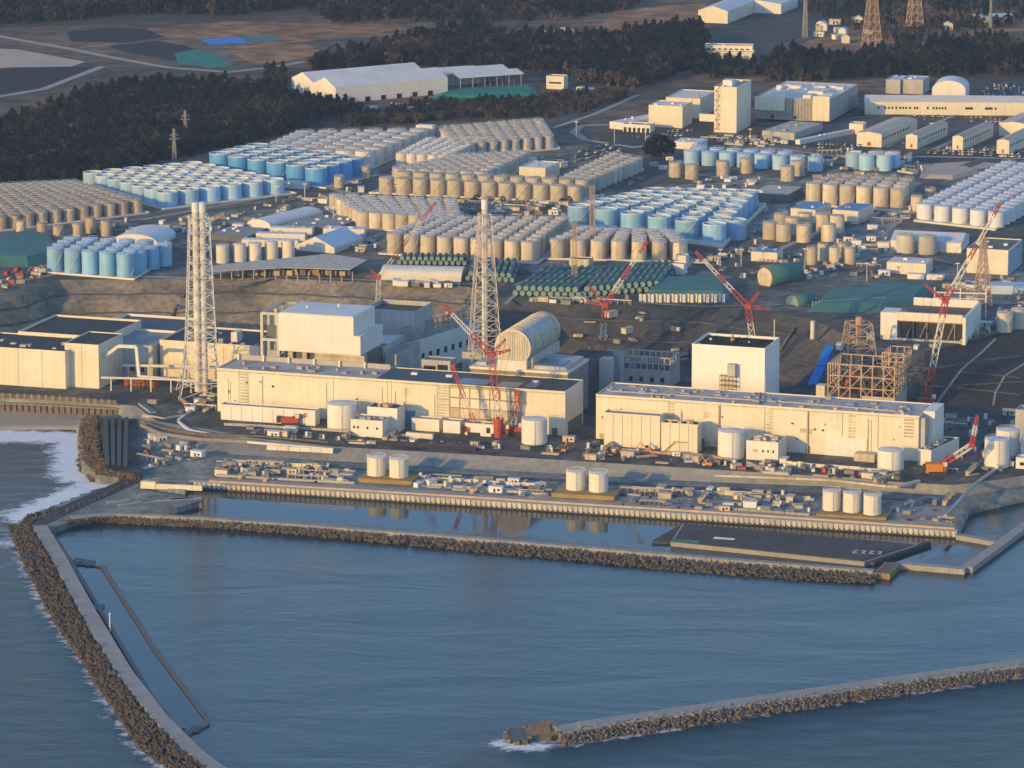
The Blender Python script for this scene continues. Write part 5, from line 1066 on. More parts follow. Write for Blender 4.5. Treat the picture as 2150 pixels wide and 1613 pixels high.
def farm(cluster, color, FL, FR, BL, nu, nv, D, h, m, roof, rim=0., BR=None, pad=True, skip=None, jitter=.12, zb=35.6, gap=1.13, kerb=.9):
    """a block of tanks: FL, FR, BL, BR = photo pixels of the roof centres of its corner tanks"""
    a_, b_, c_ = (W(*q, zb + h) for q in (FL, FR, BL)); d_ = W(*BR, zb + h) if BR else b_ + c_ - a_
    kind = tank_kind(m, roof, D, h, rim); grp = f'{color} tanks of the {cluster}'
    nu = max(nu, 1 + int(((b_ - a_).length + (d_ - c_).length) / 2 / (gap * D) + .4)); nv = max(nv, 1 + int(((c_ - a_).length + (d_ - b_).length) / 2 / (gap * D) + .4)) if nv > 2 else nv
    for j in range(nv):
        for i in range(nu):
            fu = i / max(1, nu - 1); fv = j / max(1, nv - 1)
            p = (a_ * (1 - fu) + b_ * fu) * (1 - fv) + (c_ * (1 - fu) + d_ * fu) * fv
            if skip and skip(i / nu, j): continue
            q = pix((p.x, p.y, zb + h))
            if q[0] < -40 or q[0] > 2190: continue
            p = Vector((p.x + rng.uniform(-jitter, jitter), p.y + rng.uniform(-jitter, jitter), zb))
            put_tank(p, kind, f'{color} tank, {ORD[i + 1]} from left, {ORD[j + 1]} row back, {cluster}', grp)
    if pad:
        c = (a_ + b_ + c_ + d_) / 4; q = [a_, b_, d_, c_]; e = D * 1.15; out = [p + (p - c).normalized() * e for p in q]
        t = thing('tank_foundation', f'pale concrete foundation under the {cluster}', 'foundation', (0, 0, 35.0)); MB().prism([(p.x, p.y) for p in out], .0, .55).obj('slab', 'pad', t)
        for k in range(4): MB().bar((out[k].x, out[k].y, .55 + kerb / 2), (out[(k + 1) % 4].x, out[(k + 1) % 4].y, .55 + kerb / 2), .5, kerb).obj('kerb_wall', 'white_wall', t)
def singles(cluster, color, pts, D, h, m, roof, rim=0., zb=35.3):
    kind = tank_kind(m, roof, D, h, rim)
    for k, (x, y) in enumerate(sorted(pts)):
        put_tank(W(x, y, zb + h) - Vector((0, 0, h)), kind, f'{color} tank, {ORD[k + 1]} from left of the {cluster}', f'{color} tanks of the {cluster}')
farm('tall blue group above the left cliff', 'blue', (116,520), (262,532), (150,499), 5, 3, 11.8, 16.5, 'tank_sky', 'roof_blue', BR=(305,505))
singles('blue row ending the tall cliff group', 'blue', [(292,524),(318,517),(345,511)], 10.5, 16, 'tank_sky', 'roof_blue')
farm('far left tan block', 'tan', (0,455), (285,420), (-60,390), 11, 9, 9.4, 9.5, 'tank_tan', 'roof_brown', BR=(150,380))
singles('front row of the far left block', 'tan', [(88,468),(122,474),(162,470),(190,458),(222,464),(44,464)], 7.5, 11, 'tank_tan', 'roof_brown')
farm('block below the forest', 'pale blue', (350,403), (575,377), (195,362), 5, 5, 15.6, 10.5, 'tank_pale_blue', 'roof_pale', 1.0, BR=(405,343))
farm('block behind the pale blue one', 'deep blue', (664,352), (742,331), (462,322), 4, 5, 17.4, 13.5, 'tank_blue', 'roof_pale', 1.1, BR=(540,305))
farm('broad grey block at the forest edge', 'grey', (563,309), (765,316), (640,276), 5, 5, 15.5, 12, 'tank_cream', 'roof_grey', BR=(880,271))
farm('white topped block among the grey ones', 'cream', (842,322), (930,326), (905,290), 5, 5, 8.6, 10, 'tank_cream', 'roof_pale', BR=(1012,290))
farm('rear block by the access road', 'brownish', (962,303), (1150,284), (930,266), 8, 4, 9.8, 10.5, 'tank_grey', 'roof_tan', BR=(1128,251))
farm('slanting block before the white topped one', 'brownish', (838,352), (1010,360), (960,326), 7, 4, 11, 11, 'tank_grey', 'roof_tan', BR=(1100,318))
farm('long front rows mid plateau', 'tan', (812,372), (1208,390), (850,360), 12, 2, 12, 12.6, 'tank_beige', 'roof_grey', BR=(1224,377))
farm('two wide strip beside the workshop', 'brownish', (1188,372), (1226,378), (1292,322), 2, 8, 10.4, 11, 'tank_grey', 'roof_tan', BR=(1336,332))
farm('tan block behind the leftmost crane tip', 'tan', (762,444), (955,456), (705,408), 7, 4, 10.4, 11.5, 'tank_beige', 'roof_grey', BR=(945,418))
farm('big tan block behind the central stack', 'tan', (828,490), (1110,507), (905,456), 9, 6, 10.6, 14.2, 'tank_beige', 'roof_grey', BR=(1180,456))
farm('tan block before the big blue tanks', 'tan', (1170,502), (1428,508), (1225,478), 7, 3, 10.6, 13.6, 'tank_beige', 'roof_grey', BR=(1400,484))
farm('big blue block right of centre', 'blue', (1216,432), (1500,470), (1375,398), 6, 5, 17.4, 14, 'tank_sky', 'roof_blue', 1.1, BR=(1568,402), kerb=3.2)
singles('front corner of the big blue block', 'blue', [(1545,462)], 15.8, 14, 'tank_sky', 'roof_blue', 1.1)
singles('scattered row above the big blue block', 'tan', [(1419,341),(1453,345),(1518,338),(1567,333),(1654,349),(1676,338)], 11, 11.5, 'tank_beige', 'roof_tan')
farm('row below the parking area', 'light blue', (1452,316), (1712,330), (1470,309), 8, 2, 12.2, 11, 'tank_pale_blue', 'roof_blue', skip=lambda i, j: j == 1 and i > .7, pad=False, BR=(1720,322))
singles('small group right of the light blue row', 'light blue', [(1792,322),(1820,325),(1857,326),(1874,320),(1840,319)], 12.5, 12, 'tank_pale_blue', 'roof_pale')
farm('block behind the blue roofed stores', 'tan', (1708,384), (1886,396), (1752,367), 6, 4, 11.8, 16, 'tank_beige', 'roof_grey', BR=(1904,374))
farm('white block at the right edge', 'white', (1942,427), (2092,444), (2118,340), 5, 10, 12.4, 11.5, 'tank_white', 'roof_blue', BR=(2260,352))
singles('pair behind the white block corner', 'tan', [(1925,412),(1953,396)], 9, 11, 'tank_beige', 'roof_tan')
singles('loose cluster before the blue roofed stores', 'tan', [(1617,466),(1645,470),(1688,472),(1740,470),(1640,448),(1690,447),(1728,449),(1664,456),(1758,452)], 10.8, 12.5, 'tank_beige', 'roof_tan')
singles('tall trio beside the plateau road', 'tan', [(1705,520),(1752,519),(1785,520),(1728,512),(1770,511)], 7.4, 12, 'tank_beige', 'roof_tan')
singles('pair standing before the wide white hall', 'tan', [(1902,492),(1948,495)], 13, 13, 'tank_grey', 'roof_tan')
singles('cream row along the tarp canopy', 'cream', [(467,515),(503,512),(535,510),(570,507),(605,505)], 9.2, 12.5, 'tank_cream', 'roof_pale')
singles('lone pair before the deep blue block', 'tan', [(712,370),(768,350)], 8, 9, 'tank_beige', 'roof_tan')
singles('pair at the right shoulder above the slope', 'grey', [(2110,655),(2140,648)], 10.5, 13, 'tank_grey', 'roof_grey')
build_tanks()

# ================================================================== stacks, pylons, cranes
def lattice(t, zs, ws, bw_, m, part='tower_panel', twist=0.):
    "square lattice tower; zs = levels, ws = widths; every panel is a part"
    for z0, z1, w0, w1 in zip(zs[:-1], zs[1:], ws[:-1], ws[1:]):
        mb = MB(); a_, b_ = w0 / 2, w1 / 2
        c0 = [Vector((x * a_, y * a_, z0)) for x, y in ((-1,-1),(1,-1),(1,1),(-1,1))]; c1 = [Vector((x * b_, y * b_, z1)) for x, y in ((-1,-1),(1,-1),(1,1),(-1,1))]
        for k in range(4):
            n = (k + 1) % 4; mb.bar(c0[k], c1[k], bw_); mb.bar(c1[k], c1[n], bw_ * .8); mb.bar(c0[k], c1[n], bw_ * .65); mb.bar(c0[n], c1[k], bw_ * .65)
        mb.obj(part, m, t)
def levels(z0, z1, n): return [z0 + (z1 - z0) * k / n for k in range(n + 1)]
def chimney(label, base, top_py, prof, flues, r, ns, bw_, mt, mf, zb=10.):
    B = W(base[0], base[1], zb); T = WY(base[0], top_py, B.y); h = T.z - zb
    t = thing('stack', label, 'stack', B, R(9)); zs = levels(0, h * .93, ns); ws = [np.interp(z / h, [p[0] for p in prof], [p[1] for p in prof]) for z in zs]
    lattice(t, zs, ws, bw_, mt)
    for k in range(4):
        x, y = ((-1,-1),(1,-1),(1,1),(-1,1))[k]; MB().box(x * ws[0] / 2 - 1.2, y * ws[0] / 2 - 1.2, 0, x * ws[0] / 2 + 1.2, y * ws[0] / 2 + 1.2, 1.2).obj('footing', 'concrete', t)
    for fx in flues:
        fl_ = MB().cyl(fx, 0, 2, h, r, r * .96, 16).obj('flue', mf, t, smooth=True); MB().cyl(fx, 0, h - 6, h + .4, r * 1.12, r * 1.12, 16).obj('flue_cap', 'white_roof' if mf == 'flue' else mf, fl_)
        for k in range(1, 6): MB().cyl(fx, 0, h * k / 6, h * k / 6 + .5, r * 1.12, r * 1.12, 16).obj('flue_ring', mf, fl_)
    for f in (.34, .62): 
        z = h * f; w_ = np.interp(f, [p[0] for p in prof], [p[1] for p in prof]) / 2 + 1; MB().box(-w_, -w_, z, w_, -w_ + 1.4, z + .3).obj('walkway', mt, t); MB().box(w_ - 1.4, -w_ + 1.45, z, w_, w_, z + .3).obj('walkway', mt, t)
    return t
chimney('tall white lattice stack with thick twin flue at left', (423,828), 426, [(0,30),(.10,24),(.22,19),(.5,16),(1,11.5)], (-2.1, 2.1), 2.2, 12, .50, 'steel_white', 'flue')
chimney('tall tapering lattice stack with single flue in the middle', (1018,826), 420, [(0,24),(.25,18),(.6,12.5),(.9,7.5),(1,6)], (0,), 1.9, 12, .46, 'steel_pale', 'flue')
chimney('shortened rusty lattice stack behind the ruined framework', (1801,822), 667, [(0,23),(.5,19),(1,13.5)], (0,), 1.9, 6, .6, 'steel_tan', 'flue_rust')
def pylon(label, base, h, w0, w1, zb=35., arms=0, m='steel_tan', bw_=.5, ns=8, group=None):
    B = W(base[0], base[1], zb); t = thing('pylon', label, 'pylon', B, R(20), group); zs = levels(0, h, ns); lattice(t, zs, [w0 + (w1 - w0) * min(1, (z / h) * 1.25) for z in zs], bw_, m)
    for k in range(arms):
        z = h * (.68 + .12 * k); L_ = h * .14 * (1.2 - .2 * k); mb = MB(); mb.bar((-L_, 0, z), (L_, 0, z), bw_); mb.bar((-L_, 0, z), (0, 0, z + 2.5), bw_ * .7); mb.bar((L_, 0, z), (0, 0, z + 2.5), bw_ * .7); mb.obj('cross_arm', m, t)
    return t
pylon('great tan lattice pylon cut by the top edge', (1830,102), 92, 15, 3, arms=3, bw_=.6, ns=11); pylon('second lattice pylon at the top edge right of the great one', (1920,62), 80, 14, 3, arms=3, bw_=.6, ns=10)
pylon('thin lattice pole at the top edge left of the great pylon', (1690,80), 62, 4, 1.4, arms=2, bw_=.5, m='steel_grey'); pylon('slim pylon standing in the dark forest, upper one', (389,292), 24, 3, 1.2, arms=2, bw_=.4, m='steel_grey'); pylon('slim pylon standing in the dark forest, lower one', (366,338), 26, 3, 1.2, arms=2, bw_=.4, m='steel_grey')
pylon('thin mast near the upper right corner', (2079,85), 40, 2.5, 1.2, bw_=.45, m='steel_grey')
pylon('tan lattice mast right of the central stack, the taller of two', (1243,535), 50, 3.4, 2.6, bw_=.24, m='steel_tan', ns=9); pylon('tan lattice mast right of the central stack, the shorter of two', (1206,600), 44, 3.2, 2.4, bw_=.24, m='steel_tan', ns=8)
pylon('tan lattice mast before the louvred office', (2062,640), 46, 10, 3.4, bw_=.5, m='steel_tan', ns=9)
CR_ = []
for k, (x, y, hh) in enumerate(((1512,560,12),(1556,560,12),(1690,565,14),(1820,590,12),(2010,590,12),(1290,300,14),(1355,295,14),(1210,292,14),(1130,290,13),(700,470,12),(1955,290,12),(1690,250,12),(1745,255,12),(640,420,12),(580,425,12),(1575,300,11))):
    p = thing('lamp_post', 'slim pale lamp post on the plateau', 'lamp post', W(x, y, 35), 0, 'plateau lamp posts'); MB().cyl(0, 0, 0, hh, .28, .2, 6).obj('pole', 'steel_white', p); MB().box(-1.6, -.3, hh, 1.6, .3, hh + .7).obj('lamp_head', 'steel_white', p); CR_.append(p)
number(CR_, '{n} slim lamp post from left on the plateau')
vt = thing('vent_pipe', 'short thick white vent pipe on the slope right of the white box', 'pipe', W(1706,712,30)); MB().cyl(0, 0, 0, 12, 1.5, 1.5, 14).obj('pipe', 'steel_white', vt)
def boom(t, p, q, w0, n, cols, part='boom_section', w1=None, bw_=.42):
    bw_ = bw_ * .8; p = Vector(p); q = Vector(q); d = q - p; L_ = d.length; dn = d.normalized(); sx = dn.cross(Vector((0, 1, 0))); sx = sx.normalized() if sx.length > .1 else Vector((1, 0, 0)); sy = dn.cross(sx).normalized()
    w1 = w1 or w0; nsec = len(cols)
    for s in range(nsec):
        mb = MB(); m_ = max(2, n // nsec)
        for k in range(m_):
            f0, f1 = (s + k / m_) / nsec, (s + (k + 1) / m_) / nsec; a_, b_ = (w0 + (w1 - w0) * f0) / 2, (w0 + (w1 - w0) * f1) / 2
            c0 = [p + d * f0 + sx * x * a_ + sy * y * a_ for x, y in ((-1,-1),(1,-1),(1,1),(-1,1))]; c1 = [p + d * f1 + sx * x * b_ + sy * y * b_ for x, y in ((-1,-1),(1,-1),(1,1),(-1,1))]
            for i in range(4): mb.bar(c0[i], c1[i], bw_); mb.bar(c0[i], c1[(i + 1) % 4], bw_ * .7) if k % 2 else mb.bar(c0[(i + 1) % 4], c1[i], bw_ * .7)
        mb.obj(part, 'crane_red' if cols[s] == 'r' else 'crane_white', t)
def crane(label, base, mast_top, tip, struts, zb, mc='rwr', jc='rwrwr', w=3.0, bw_=.5, hook=None, crawler=True):
    B = W(base[0], base[1], zb); Y = B.y; t = thing('crane', label, 'crane', B); L = lambda q: WY(q[0], q[1], Y) - B
    if crawler:
        for s in (-1, 1): MB().box(-5.5, s * 4 - 1, 0, 5.5, s * 4 + 1, 2).obj('crawler_track', 'crane_dark', t)
        MB().box(-6, -3, 2, 5, 3, 5).obj('machine_house', 'crane_red', t); MB().box(3, -3, 5, 5.5, -.5, 7.5).obj('cab', 'crane_white', t); MB().box(-8.5, -3, 2.2, -6.05, 3, 5.5).obj('counterweight', 'crane_dark', t)
    mt = L(mast_top); boom(t, (0, 0, 4), mt, w, 14, mc, 'mast_section', w, bw_)
    MB().box(mt.x - w * .6, -w * .6, mt.z - 1.4, mt.x + w * .6, w * .6, mt.z + 1.4).obj('mast_head', 'crane_red', t)
    tp = None
    if tip: tp = L(tip); boom(t, mt, tp, w * .9, 20, jc, 'jib_section', 1.3, bw_ * .9)
    for k, s in enumerate(struts):
        e = L(s); boom(t, mt, e, 1.8, 6, 'r', 'strut', .9, bw_ * .8)
        if tp is not None and k == 0: MB().bar(e, tp, .16).obj('pendant_rope', 'crane_dark', t)
        MB().bar(e, (-6, 0, 5), .16).obj('backstay_rope', 'crane_dark', t)
    if hook and tp is not None: MB().bar(tp, tp - Vector((0, 0, hook)), .15).obj('hook_rope', 'crane_dark', t); MB().box(tp.x - .8, -.8, tp.z - hook - 2, tp.x + .8, .8, tp.z - hook).obj('hook_block', 'crane_red', t)
    return t
crane('red and white crane rising behind the white overhanging cover', (790,735), (795,582), (915,425), [(768,580),(778,566)], 10, 'rw', 'wrwr', 2.6, .45)
crane('tall red and white crane behind the gutted annex', (1262,800), (1270,640), (1360,505), [(1236,600),(1230,634)], 10, 'rrwr', 'rwrwr', 3.2, .6)
crane('red and white crane leaning left behind the plain white box', (1590,790), (1570,643), (1460,528), [(1594,614),(1616,650)], 10, 'rwwr', 'rrwrwwr', 3.4, .62)
crane('tallest red and white crane at right, jib rising to upper right', (1945,852), (1985,632), (2102,425), [(1942,598),(1958,612)], 10, 'rrwwwr', 'rwwrwwr', 3.4, .6)
crane('red crane before the left turbine hall with jib over the roof', (1050,915), (1031,745), (927,636), [(1062,712),(1072,735)], 10, 'rwrrr', 'rrwwr', 3.6, .62)
crane('slender red lattice crane before the patched bays', (1000,912), (950,770), None, [(962,800)], 10, 'rwrr', w=2.0, bw_=.42)
crane('red topped short crane right of the patched bays', (1078,912), (1086,826), None, [(1092,850)], 10, 'wrr', w=2.4, bw_=.5)
t = crane('orange mobile crane with boom folded to the upper right', (1968,995), (2040,935), (2052,872), [], 10, 'rw', 'rwr', 2.8, .55); MB().box(-7, -3.4, 1, 3, 3.4, 6.5).obj('engine_cover', 'orange', t)
crane('small red crane parked before the low white building at left', (610,893), (655,868), None, [], 10, 'rr', w=1.8, bw_=.45)
lc = thing('pile_driver', 'red and white winch mast base before the left turbine hall', 'machine', W(1046,918,10)); MB().cyl(0, 0, 0, 12, 2.4, 3.4, 12).obj('drum', 'crane_red', lc)
for k in range(6): a_ = k * math.pi / 3; MB().bar((3.2 * math.cos(a_), 3.2 * math.sin(a_), 12), (3.8 * math.cos(a_), 3.8 * math.sin(a_), 17), .7).obj('guide', 'crane_white', lc)

# ================================================================== vegetation
def crown_points(h, r, kind, n, R_):
    """leaf cards: n small tilted quads spread through the crown's volume (local, base at z=0)"""
    if kind == 'cone':
        t = R_.random(n) ** .75; z = h * (.12 + .88 * t); rad = r * (1 - t * .93) * np.sqrt(R_.uniform(.25, 1, n))
    else:
        th = R_.uniform(-.75, 1, n); rr = np.cbrt(R_.uniform(.3, 1, n)); z = h * .6 + h * .42 * th * rr; rad = r * np.sqrt(np.clip(1 - th ** 2, .05, 1)) * rr
    a = R_.uniform(0, 2 * np.pi, n); lob = 1 + .28 * np.sin(a * 3 + R_.uniform(0, 6)) * R_.uniform(.4, 1)
    return np.stack([rad * lob * np.cos(a), rad * lob * np.sin(a), z], 1)
def tree_arrays(h, r, kind, n, size, R_):
    C = crown_points(h, r, kind, n, R_); s = size * R_.uniform(.6, 1.35, (n, 1))
    a = R_.normal(size=(n, 3)); a /= np.linalg.norm(a, axis=1, keepdims=True); b = R_.normal(size=(n, 3)); b -= (b * a).sum(1, keepdims=True) * a; b /= np.linalg.norm(b, axis=1, keepdims=True)
    Q = np.stack([C - a * s - b * s * .7, C + a * s - b * s * .8, C + a * s * .8 + b * s, C - a * s * .9 + b * s * .8], 1).reshape(-1, 3)
    t = max(.12, r * .06); tr = np.array([(-t, -t, 0), (t, -t, 0), (t * .5, -t * .5, h * .7), (-t * .5, -t * .5, h * .7), (t, -t, 0), (t, t, 0), (t * .5, t * .5, h * .7), (t * .5, -t * .5, h * .7), (t, t, 0), (-t, t, 0), (-t * .5, t * .5, h * .7), (t * .5, t * .5, h * .7), (-t, t, 0), (-t, -t, 0), (-t * .5, -t * .5, h * .7), (-t * .5, t * .5, h * .7)])
    return np.concatenate([Q, tr])
def poly_points(pts, spacing, z=35.):
    P = W2(pts, z); x0, y0 = P.min(0); x1, y1 = P.max(0); n = int((x1 - x0) * (y1 - y0) / spacing ** 2) + 1
    q = np.stack([rng.uniform(x0, x1, n), rng.uniform(y0, y1, n)], 1); return q[inside(q[:, 0], q[:, 1], P)]
TREE_LIB = {}
def lib(kind, n, k):
    key = (kind, n, k)
    if key not in TREE_LIB: TREE_LIB[key] = tree_arrays(1., .34 if kind == 'cone' else .42, kind, n, .08 if n > 60 else .105, np.random.default_rng(100 + k * 7 + n))
    return TREE_LIB[key]
def forest(label, pts, spacing, hmin, hmax, conif, n=72, mat_='leaves', z=35., name='forest'):
    q = poly_points(pts, spacing, z); V = []; tone = []
    for (x, y) in q:
        kind = 'cone' if rng.random() < conif else 'round'; A = lib(kind, n, int(rng.integers(6))); h = rng.uniform(hmin, hmax) * (1.1 if kind == 'cone' else .85); a = rng.uniform(0, 6.28); c, s = math.cos(a), math.sin(a)
        wx = rng.uniform(.85, 1.25); V.append(np.stack([(A[:, 0] * c - A[:, 1] * s) * h * wx + x, (A[:, 0] * s + A[:, 1] * c) * h * wx + y, A[:, 2] * h + z], 1)); tone.append(np.full(len(A), (rng.uniform(.0, .3) if kind == 'cone' else rng.uniform(.35, .85))) )
    V = np.concatenate(V); Fq = np.arange(len(V)).reshape(-1, 4); me = np_mesh(name, V, Fq, mat_); at = me.attributes.new('tone', 'FLOAT', 'POINT'); at.data.foreach_set('value', np.concatenate(tone).astype('f4'))
    return tag(link(name, me), label, 'forest', None, 'stuff')
forest('dark mixed wood filling the upper left behind the tank farms', [(-60,290),(60,260),(160,213),(330,184),(560,190),(605,215),(700,238),(610,278),(430,322),(300,348),(180,386),(-60,392)], 6.2, 9, 15, .5)
forest('dark wood in front of the huge white warehouse', [(560,150),(600,160),(595,180),(600,215),(660,222),(760,235),(650,255),(560,215)], 6, 8, 13, .6)
forest('dark wood behind the huge white warehouse', [(640,150),(700,125),(860,92),(1010,66),(1060,90),(1240,92),(1470,62),(1490,110),(1440,150),(1330,190),(1190,165),(1120,150),(1000,140),(870,140)], 7.5, 10, 16, .55)
forest('scrub between grey tanks and the access road', [(700,255),(900,215),(1120,208),(1250,195),(1330,200),(1240,235),(1150,250),(1000,250),(850,262),(720,268)], 6.5, 4, 8, .15)
forest('dark wood above the grey office buildings', [(1610,170),(1680,125),(1760,130),(1900,112),(2060,90),(2200,110),(2200,160),(2000,158),(1860,160),(1700,172)], 7, 9, 15, .6)
forest('thin trees around the two storey block', [(1440,150),(1480,128),(1600,140),(1640,110),(1700,110),(1650,160),(1500,165)], 9, 7, 12, .3)
forest('dark far wood along the top edge left', [(-60,-40),(900,-60),(860,35),(650,15),(480,35),(300,30),(150,45),(-60,55)], 11, 11, 17, .5, 36)
forest('brown far wood along the top edge middle', [(640,18),(900,0),(1120,-20),(1400,-20),(1330,20),(1150,45),(980,50),(840,45),(700,48)], 11, 8, 14, .35, 36)
forest('brown far scrub at the upper right', [(1640,0),(2200,-20),(2200,25),(2050,80),(1880,95),(1780,60)], 13, 6, 11, .25, 36)
forest('roadside trees along the pale road at left', [(-60,262),(60,232),(160,196),(330,168),(330,176),(160,206),(60,248),(-60,280)], 9, 4, 7, .1)
forest('scrub at the foot of the dark wood beside the tan tanks', [(-60,365),(180,350),(430,300),(560,275),(640,262),(650,272),(430,318),(200,372),(-60,392)], 5.5, 4, 8, .1)
def lone_tree(label, base, h, kind, n=170, mat_='leaves_dark', tone=.2, z=35.):
    B = W(base[0], base[1], z); t = thing('tree', label, 'tree', B, rng.uniform(0, 6)); A = tree_arrays(h, h * (.34 if kind == 'cone' else .45), kind, n, h * .06, rng); C = A[:-16]; me = np_mesh('crown', C, np.arange(len(C)).reshape(-1, 4), mat_)
    at = me.attributes.new('tone', 'FLOAT', 'POINT'); at.data.foreach_set('value', np.full(len(C), tone, 'f4')); link('crown', me, t); mb = MB().cyl(0, 0, 0, h * .7, h * .035, h * .012, 7)
    for k in range(5): a_ = k * 1.25; z_ = h * (.3 + .07 * k); mb.bar((0, 0, z_), (h * .22 * math.cos(a_), h * .22 * math.sin(a_), z_ + h * .18), h * .018)
    mb.obj('trunk', 'bark', t)
for k, (x, y, h) in enumerate(((1368,335,15),(1384,332,19),(1400,334,16),(1378,338,12))): lone_tree(['left', 'tallest', 'right', 'front low'][k] + ' dark evergreen of the clump between tank rows', (x, y), h, 'round', 240, tone=.1 + .1 * k)
for k, (x, y) in enumerate(((840,262),(880,258),(925,256),(965,252),(800,258),(760,262),(1010,245),(1050,240))): lone_tree(f'{ORD[k + 1]} listed bare brown tree on the scrub edge above the grey tanks'.replace('listed ', ''), (x, y), 9, 'round', 120, 'leaves', .8)
for k, (x, y) in enumerate(((1015,390),(1040,396),(1000,425),(1055,428),(1180,432),(1195,428))): lone_tree(['first', 'second', 'third', 'fourth', 'fifth', 'sixth'][k] + ' dark bush in the gap between tan tank blocks', (x, y), 6, 'round', 120, tone=.15)

# green nets and heaps in front of the white sheds
for k, (x0, x1, y) in enumerate(((905,1125,198),)): mound('long strip of green netting before the open white shed', [(900,206),(960,190),(1125,184),(1128,200),(1000,210)], 35.05, 38, 'net_green', .86)
mound('pale spoil heap behind the right white tank block', [(1940,375),(1975,355),(2030,352),(2060,362),(2000,378)], 35.05, 37.5, 'field_sand')

# ================================================================== cars and yard equipment
def car_mesh(L_=4.4, W_=1.8, hh=1.5, van=False):
    mb = MB(); b = .55 * hh; mb.box(-L_ / 2, -W_ / 2, .3, L_ / 2, W_ / 2, b); mb.cur = 1
    x0, x1 = (-L_ * .42, L_ * .2) if not van else (-L_ * .48, L_ * .36); mb.add([(x0, -W_ * .46, b), (x1 + .4, -W_ * .46, b), (x1 + .4, W_ * .46, b), (x0, W_ * .46, b), (x0 + .3, -W_ * .4, hh - .1), (x1 - .2, -W_ * .4, hh - .1), (x1 - .2, W_ * .4, hh - .1), (x0 + .3, W_ * .4, hh - .1)], [(0,1,5,4),(1,2,6,5),(2,3,7,6),(3,0,4,7)])
    mb.cur = 0; mb.box(x0 + .25, -W_ * .41, hh - .1, x1 - .15, W_ * .41, hh); mb.cur = 2
    for x in (-L_ * .3, L_ * .3):
        for y in (-W_ / 2 + .05, W_ / 2 - .25): mb.box(x - .35, y, 0, x + .35, y + .2, .65)
    return mb.mesh('car', ['car_paint', 'glass_dark', 'crane_dark'])
CARS = [car_mesh(), car_mesh(4.8, 1.9, 2.1, True), car_mesh(3.8, 1.7, 1.6)]
def lot(where, corners, nu, nv, fill, A, z=35.15, jit=.5, cat='car'):
    a_, b_, c_ = (W(x, y, z) for x, y in corners)
    for j in range(nv):
        row = []
        for i in range(nu):
            if rng.random() > fill: continue
            p = a_ + (b_ - a_) * (i / max(1, nu - 1)) + (c_ - a_) * (j / max(1, nv - 1)); o = link('parked_car', CARS[int(rng.integers(3))], None, p + Vector((rng.uniform(-jit, jit), rng.uniform(-jit, jit), 0)), R(A + 90 + (180 if rng.random() < .5 else 0)) + rng.normal() * .03)
            tag(o, 'x', 'car', 'cars ' + where); row.append(o)
        number(row, 'parked car, {n} from left, ' + ORD[j + 1] + ' row, ' + where)
lot('in the lot below the barrack row', [(1950,322),(2140,330),(1990,312)], 30, 3, .72, -20)
lot('beside the tall rest house', [(1520,300),(1600,304),(1540,290)], 12, 3, .7, -24)
lot('in the rows before the long yellow hall', [(1880,250),(2130,258),(1900,243)], 26, 2, .6, -3)
lot('in the upper right lot behind the arched hall', [(2060,200),(2150,204),(2080,180)], 12, 4, .7, -5)
lot('beyond the small light blue tank group', [(1690,310),(1790,314),(1705,303)], 14, 2, .7, -20)
lot('in the lot behind the workshop', [(1190,345),(1300,318),(1175,330)], 14, 3, .6, -30)
lot('below the cream office block', [(1330,290),(1440,285),(1345,280)], 12, 2, .5, -30)
lot('between the barracks', [(1860,300),(1895,302),(1895,270)], 4, 6, .6, 24)
# trucks, containers, crates, pipes in the yards: small kinds, many copies
def kind_truck():
    t = thing('truck', 'x', 'truck'); MB().box(-3.6, -1.2, .8, 1.6, 1.2, 3.2).obj('cargo_box', 'box_mixed', t); MB().box(1.8, -1.15, .7, 3.6, 1.15, 2.7).obj('cab', 'crane_white', t)
    for x in (-2.4, -1.4, 2.6):
        for y in (-1.2, .9): MB().box(x - .45, y, 0, x + .45, y + .3, .9).obj('wheel', 'crane_dark', t)
    return t
def kind_container(m):
    t = thing('container', 'x', 'container'); MB().box(-3, -1.2, .1, 3, 1.2, 2.6).obj('body', m, t); MB().box(-3.05, -1.25, 2.55, 3.05, 1.25, 2.7).obj('lid', m, t)
    for k in range(6): MB().box(-2.7 + k, -1.27, .3, -2.5 + k, -1.2, 2.5).obj('rib', m, t)
    return t
def kind_shed(m, rf):
    t = thing('cabin', 'x', 'cabin'); MB().box(-3.5, -1.8, 0, 3.5, 1.8, 3).obj('wall', m, t); MB().box(-3.8, -2.1, 3, 3.8, 2.1, 3.3).obj('roof', rf, t); MB().box(-1, -1.9, .2, 0, -1.78, 2.2).obj('door', 'glass_dark', t); MB().box(1, -1.88, 1.1, 2.4, -1.78, 2.1).obj('window', 'glass_dark', t)
    return t
def kind_skid():
    t = thing('pump_skid', 'x', 'equipment'); MB().box(-2.5, -1.5, 0, 2.5, 1.5, .5).obj('base', 'concrete', t); MB().cyl(-1, 0, .5, 3.2, .9, .9, 10).obj('vessel', 'steel_white', t); MB().box(.4, -.9, .5, 2.2, .9, 2).obj('motor', 'box_blue', t); MB().bar((-1, 0, 3.2), (2.2, 0, 2.6), .3).obj('pipe', 'pipe', t)
    return t
def kind_pipes():
    t = thing('pipe_stack', 'x', 'pipes')
    for k in range(5): MB().box(-5, -1.6 + k * .7, .1, 5, -1.1 + k * .7, .6 + .35 * (k % 2)).obj('pipe', ['pipe', 'steel_tan', 'dark_wall'][k % 3], t)
    return t
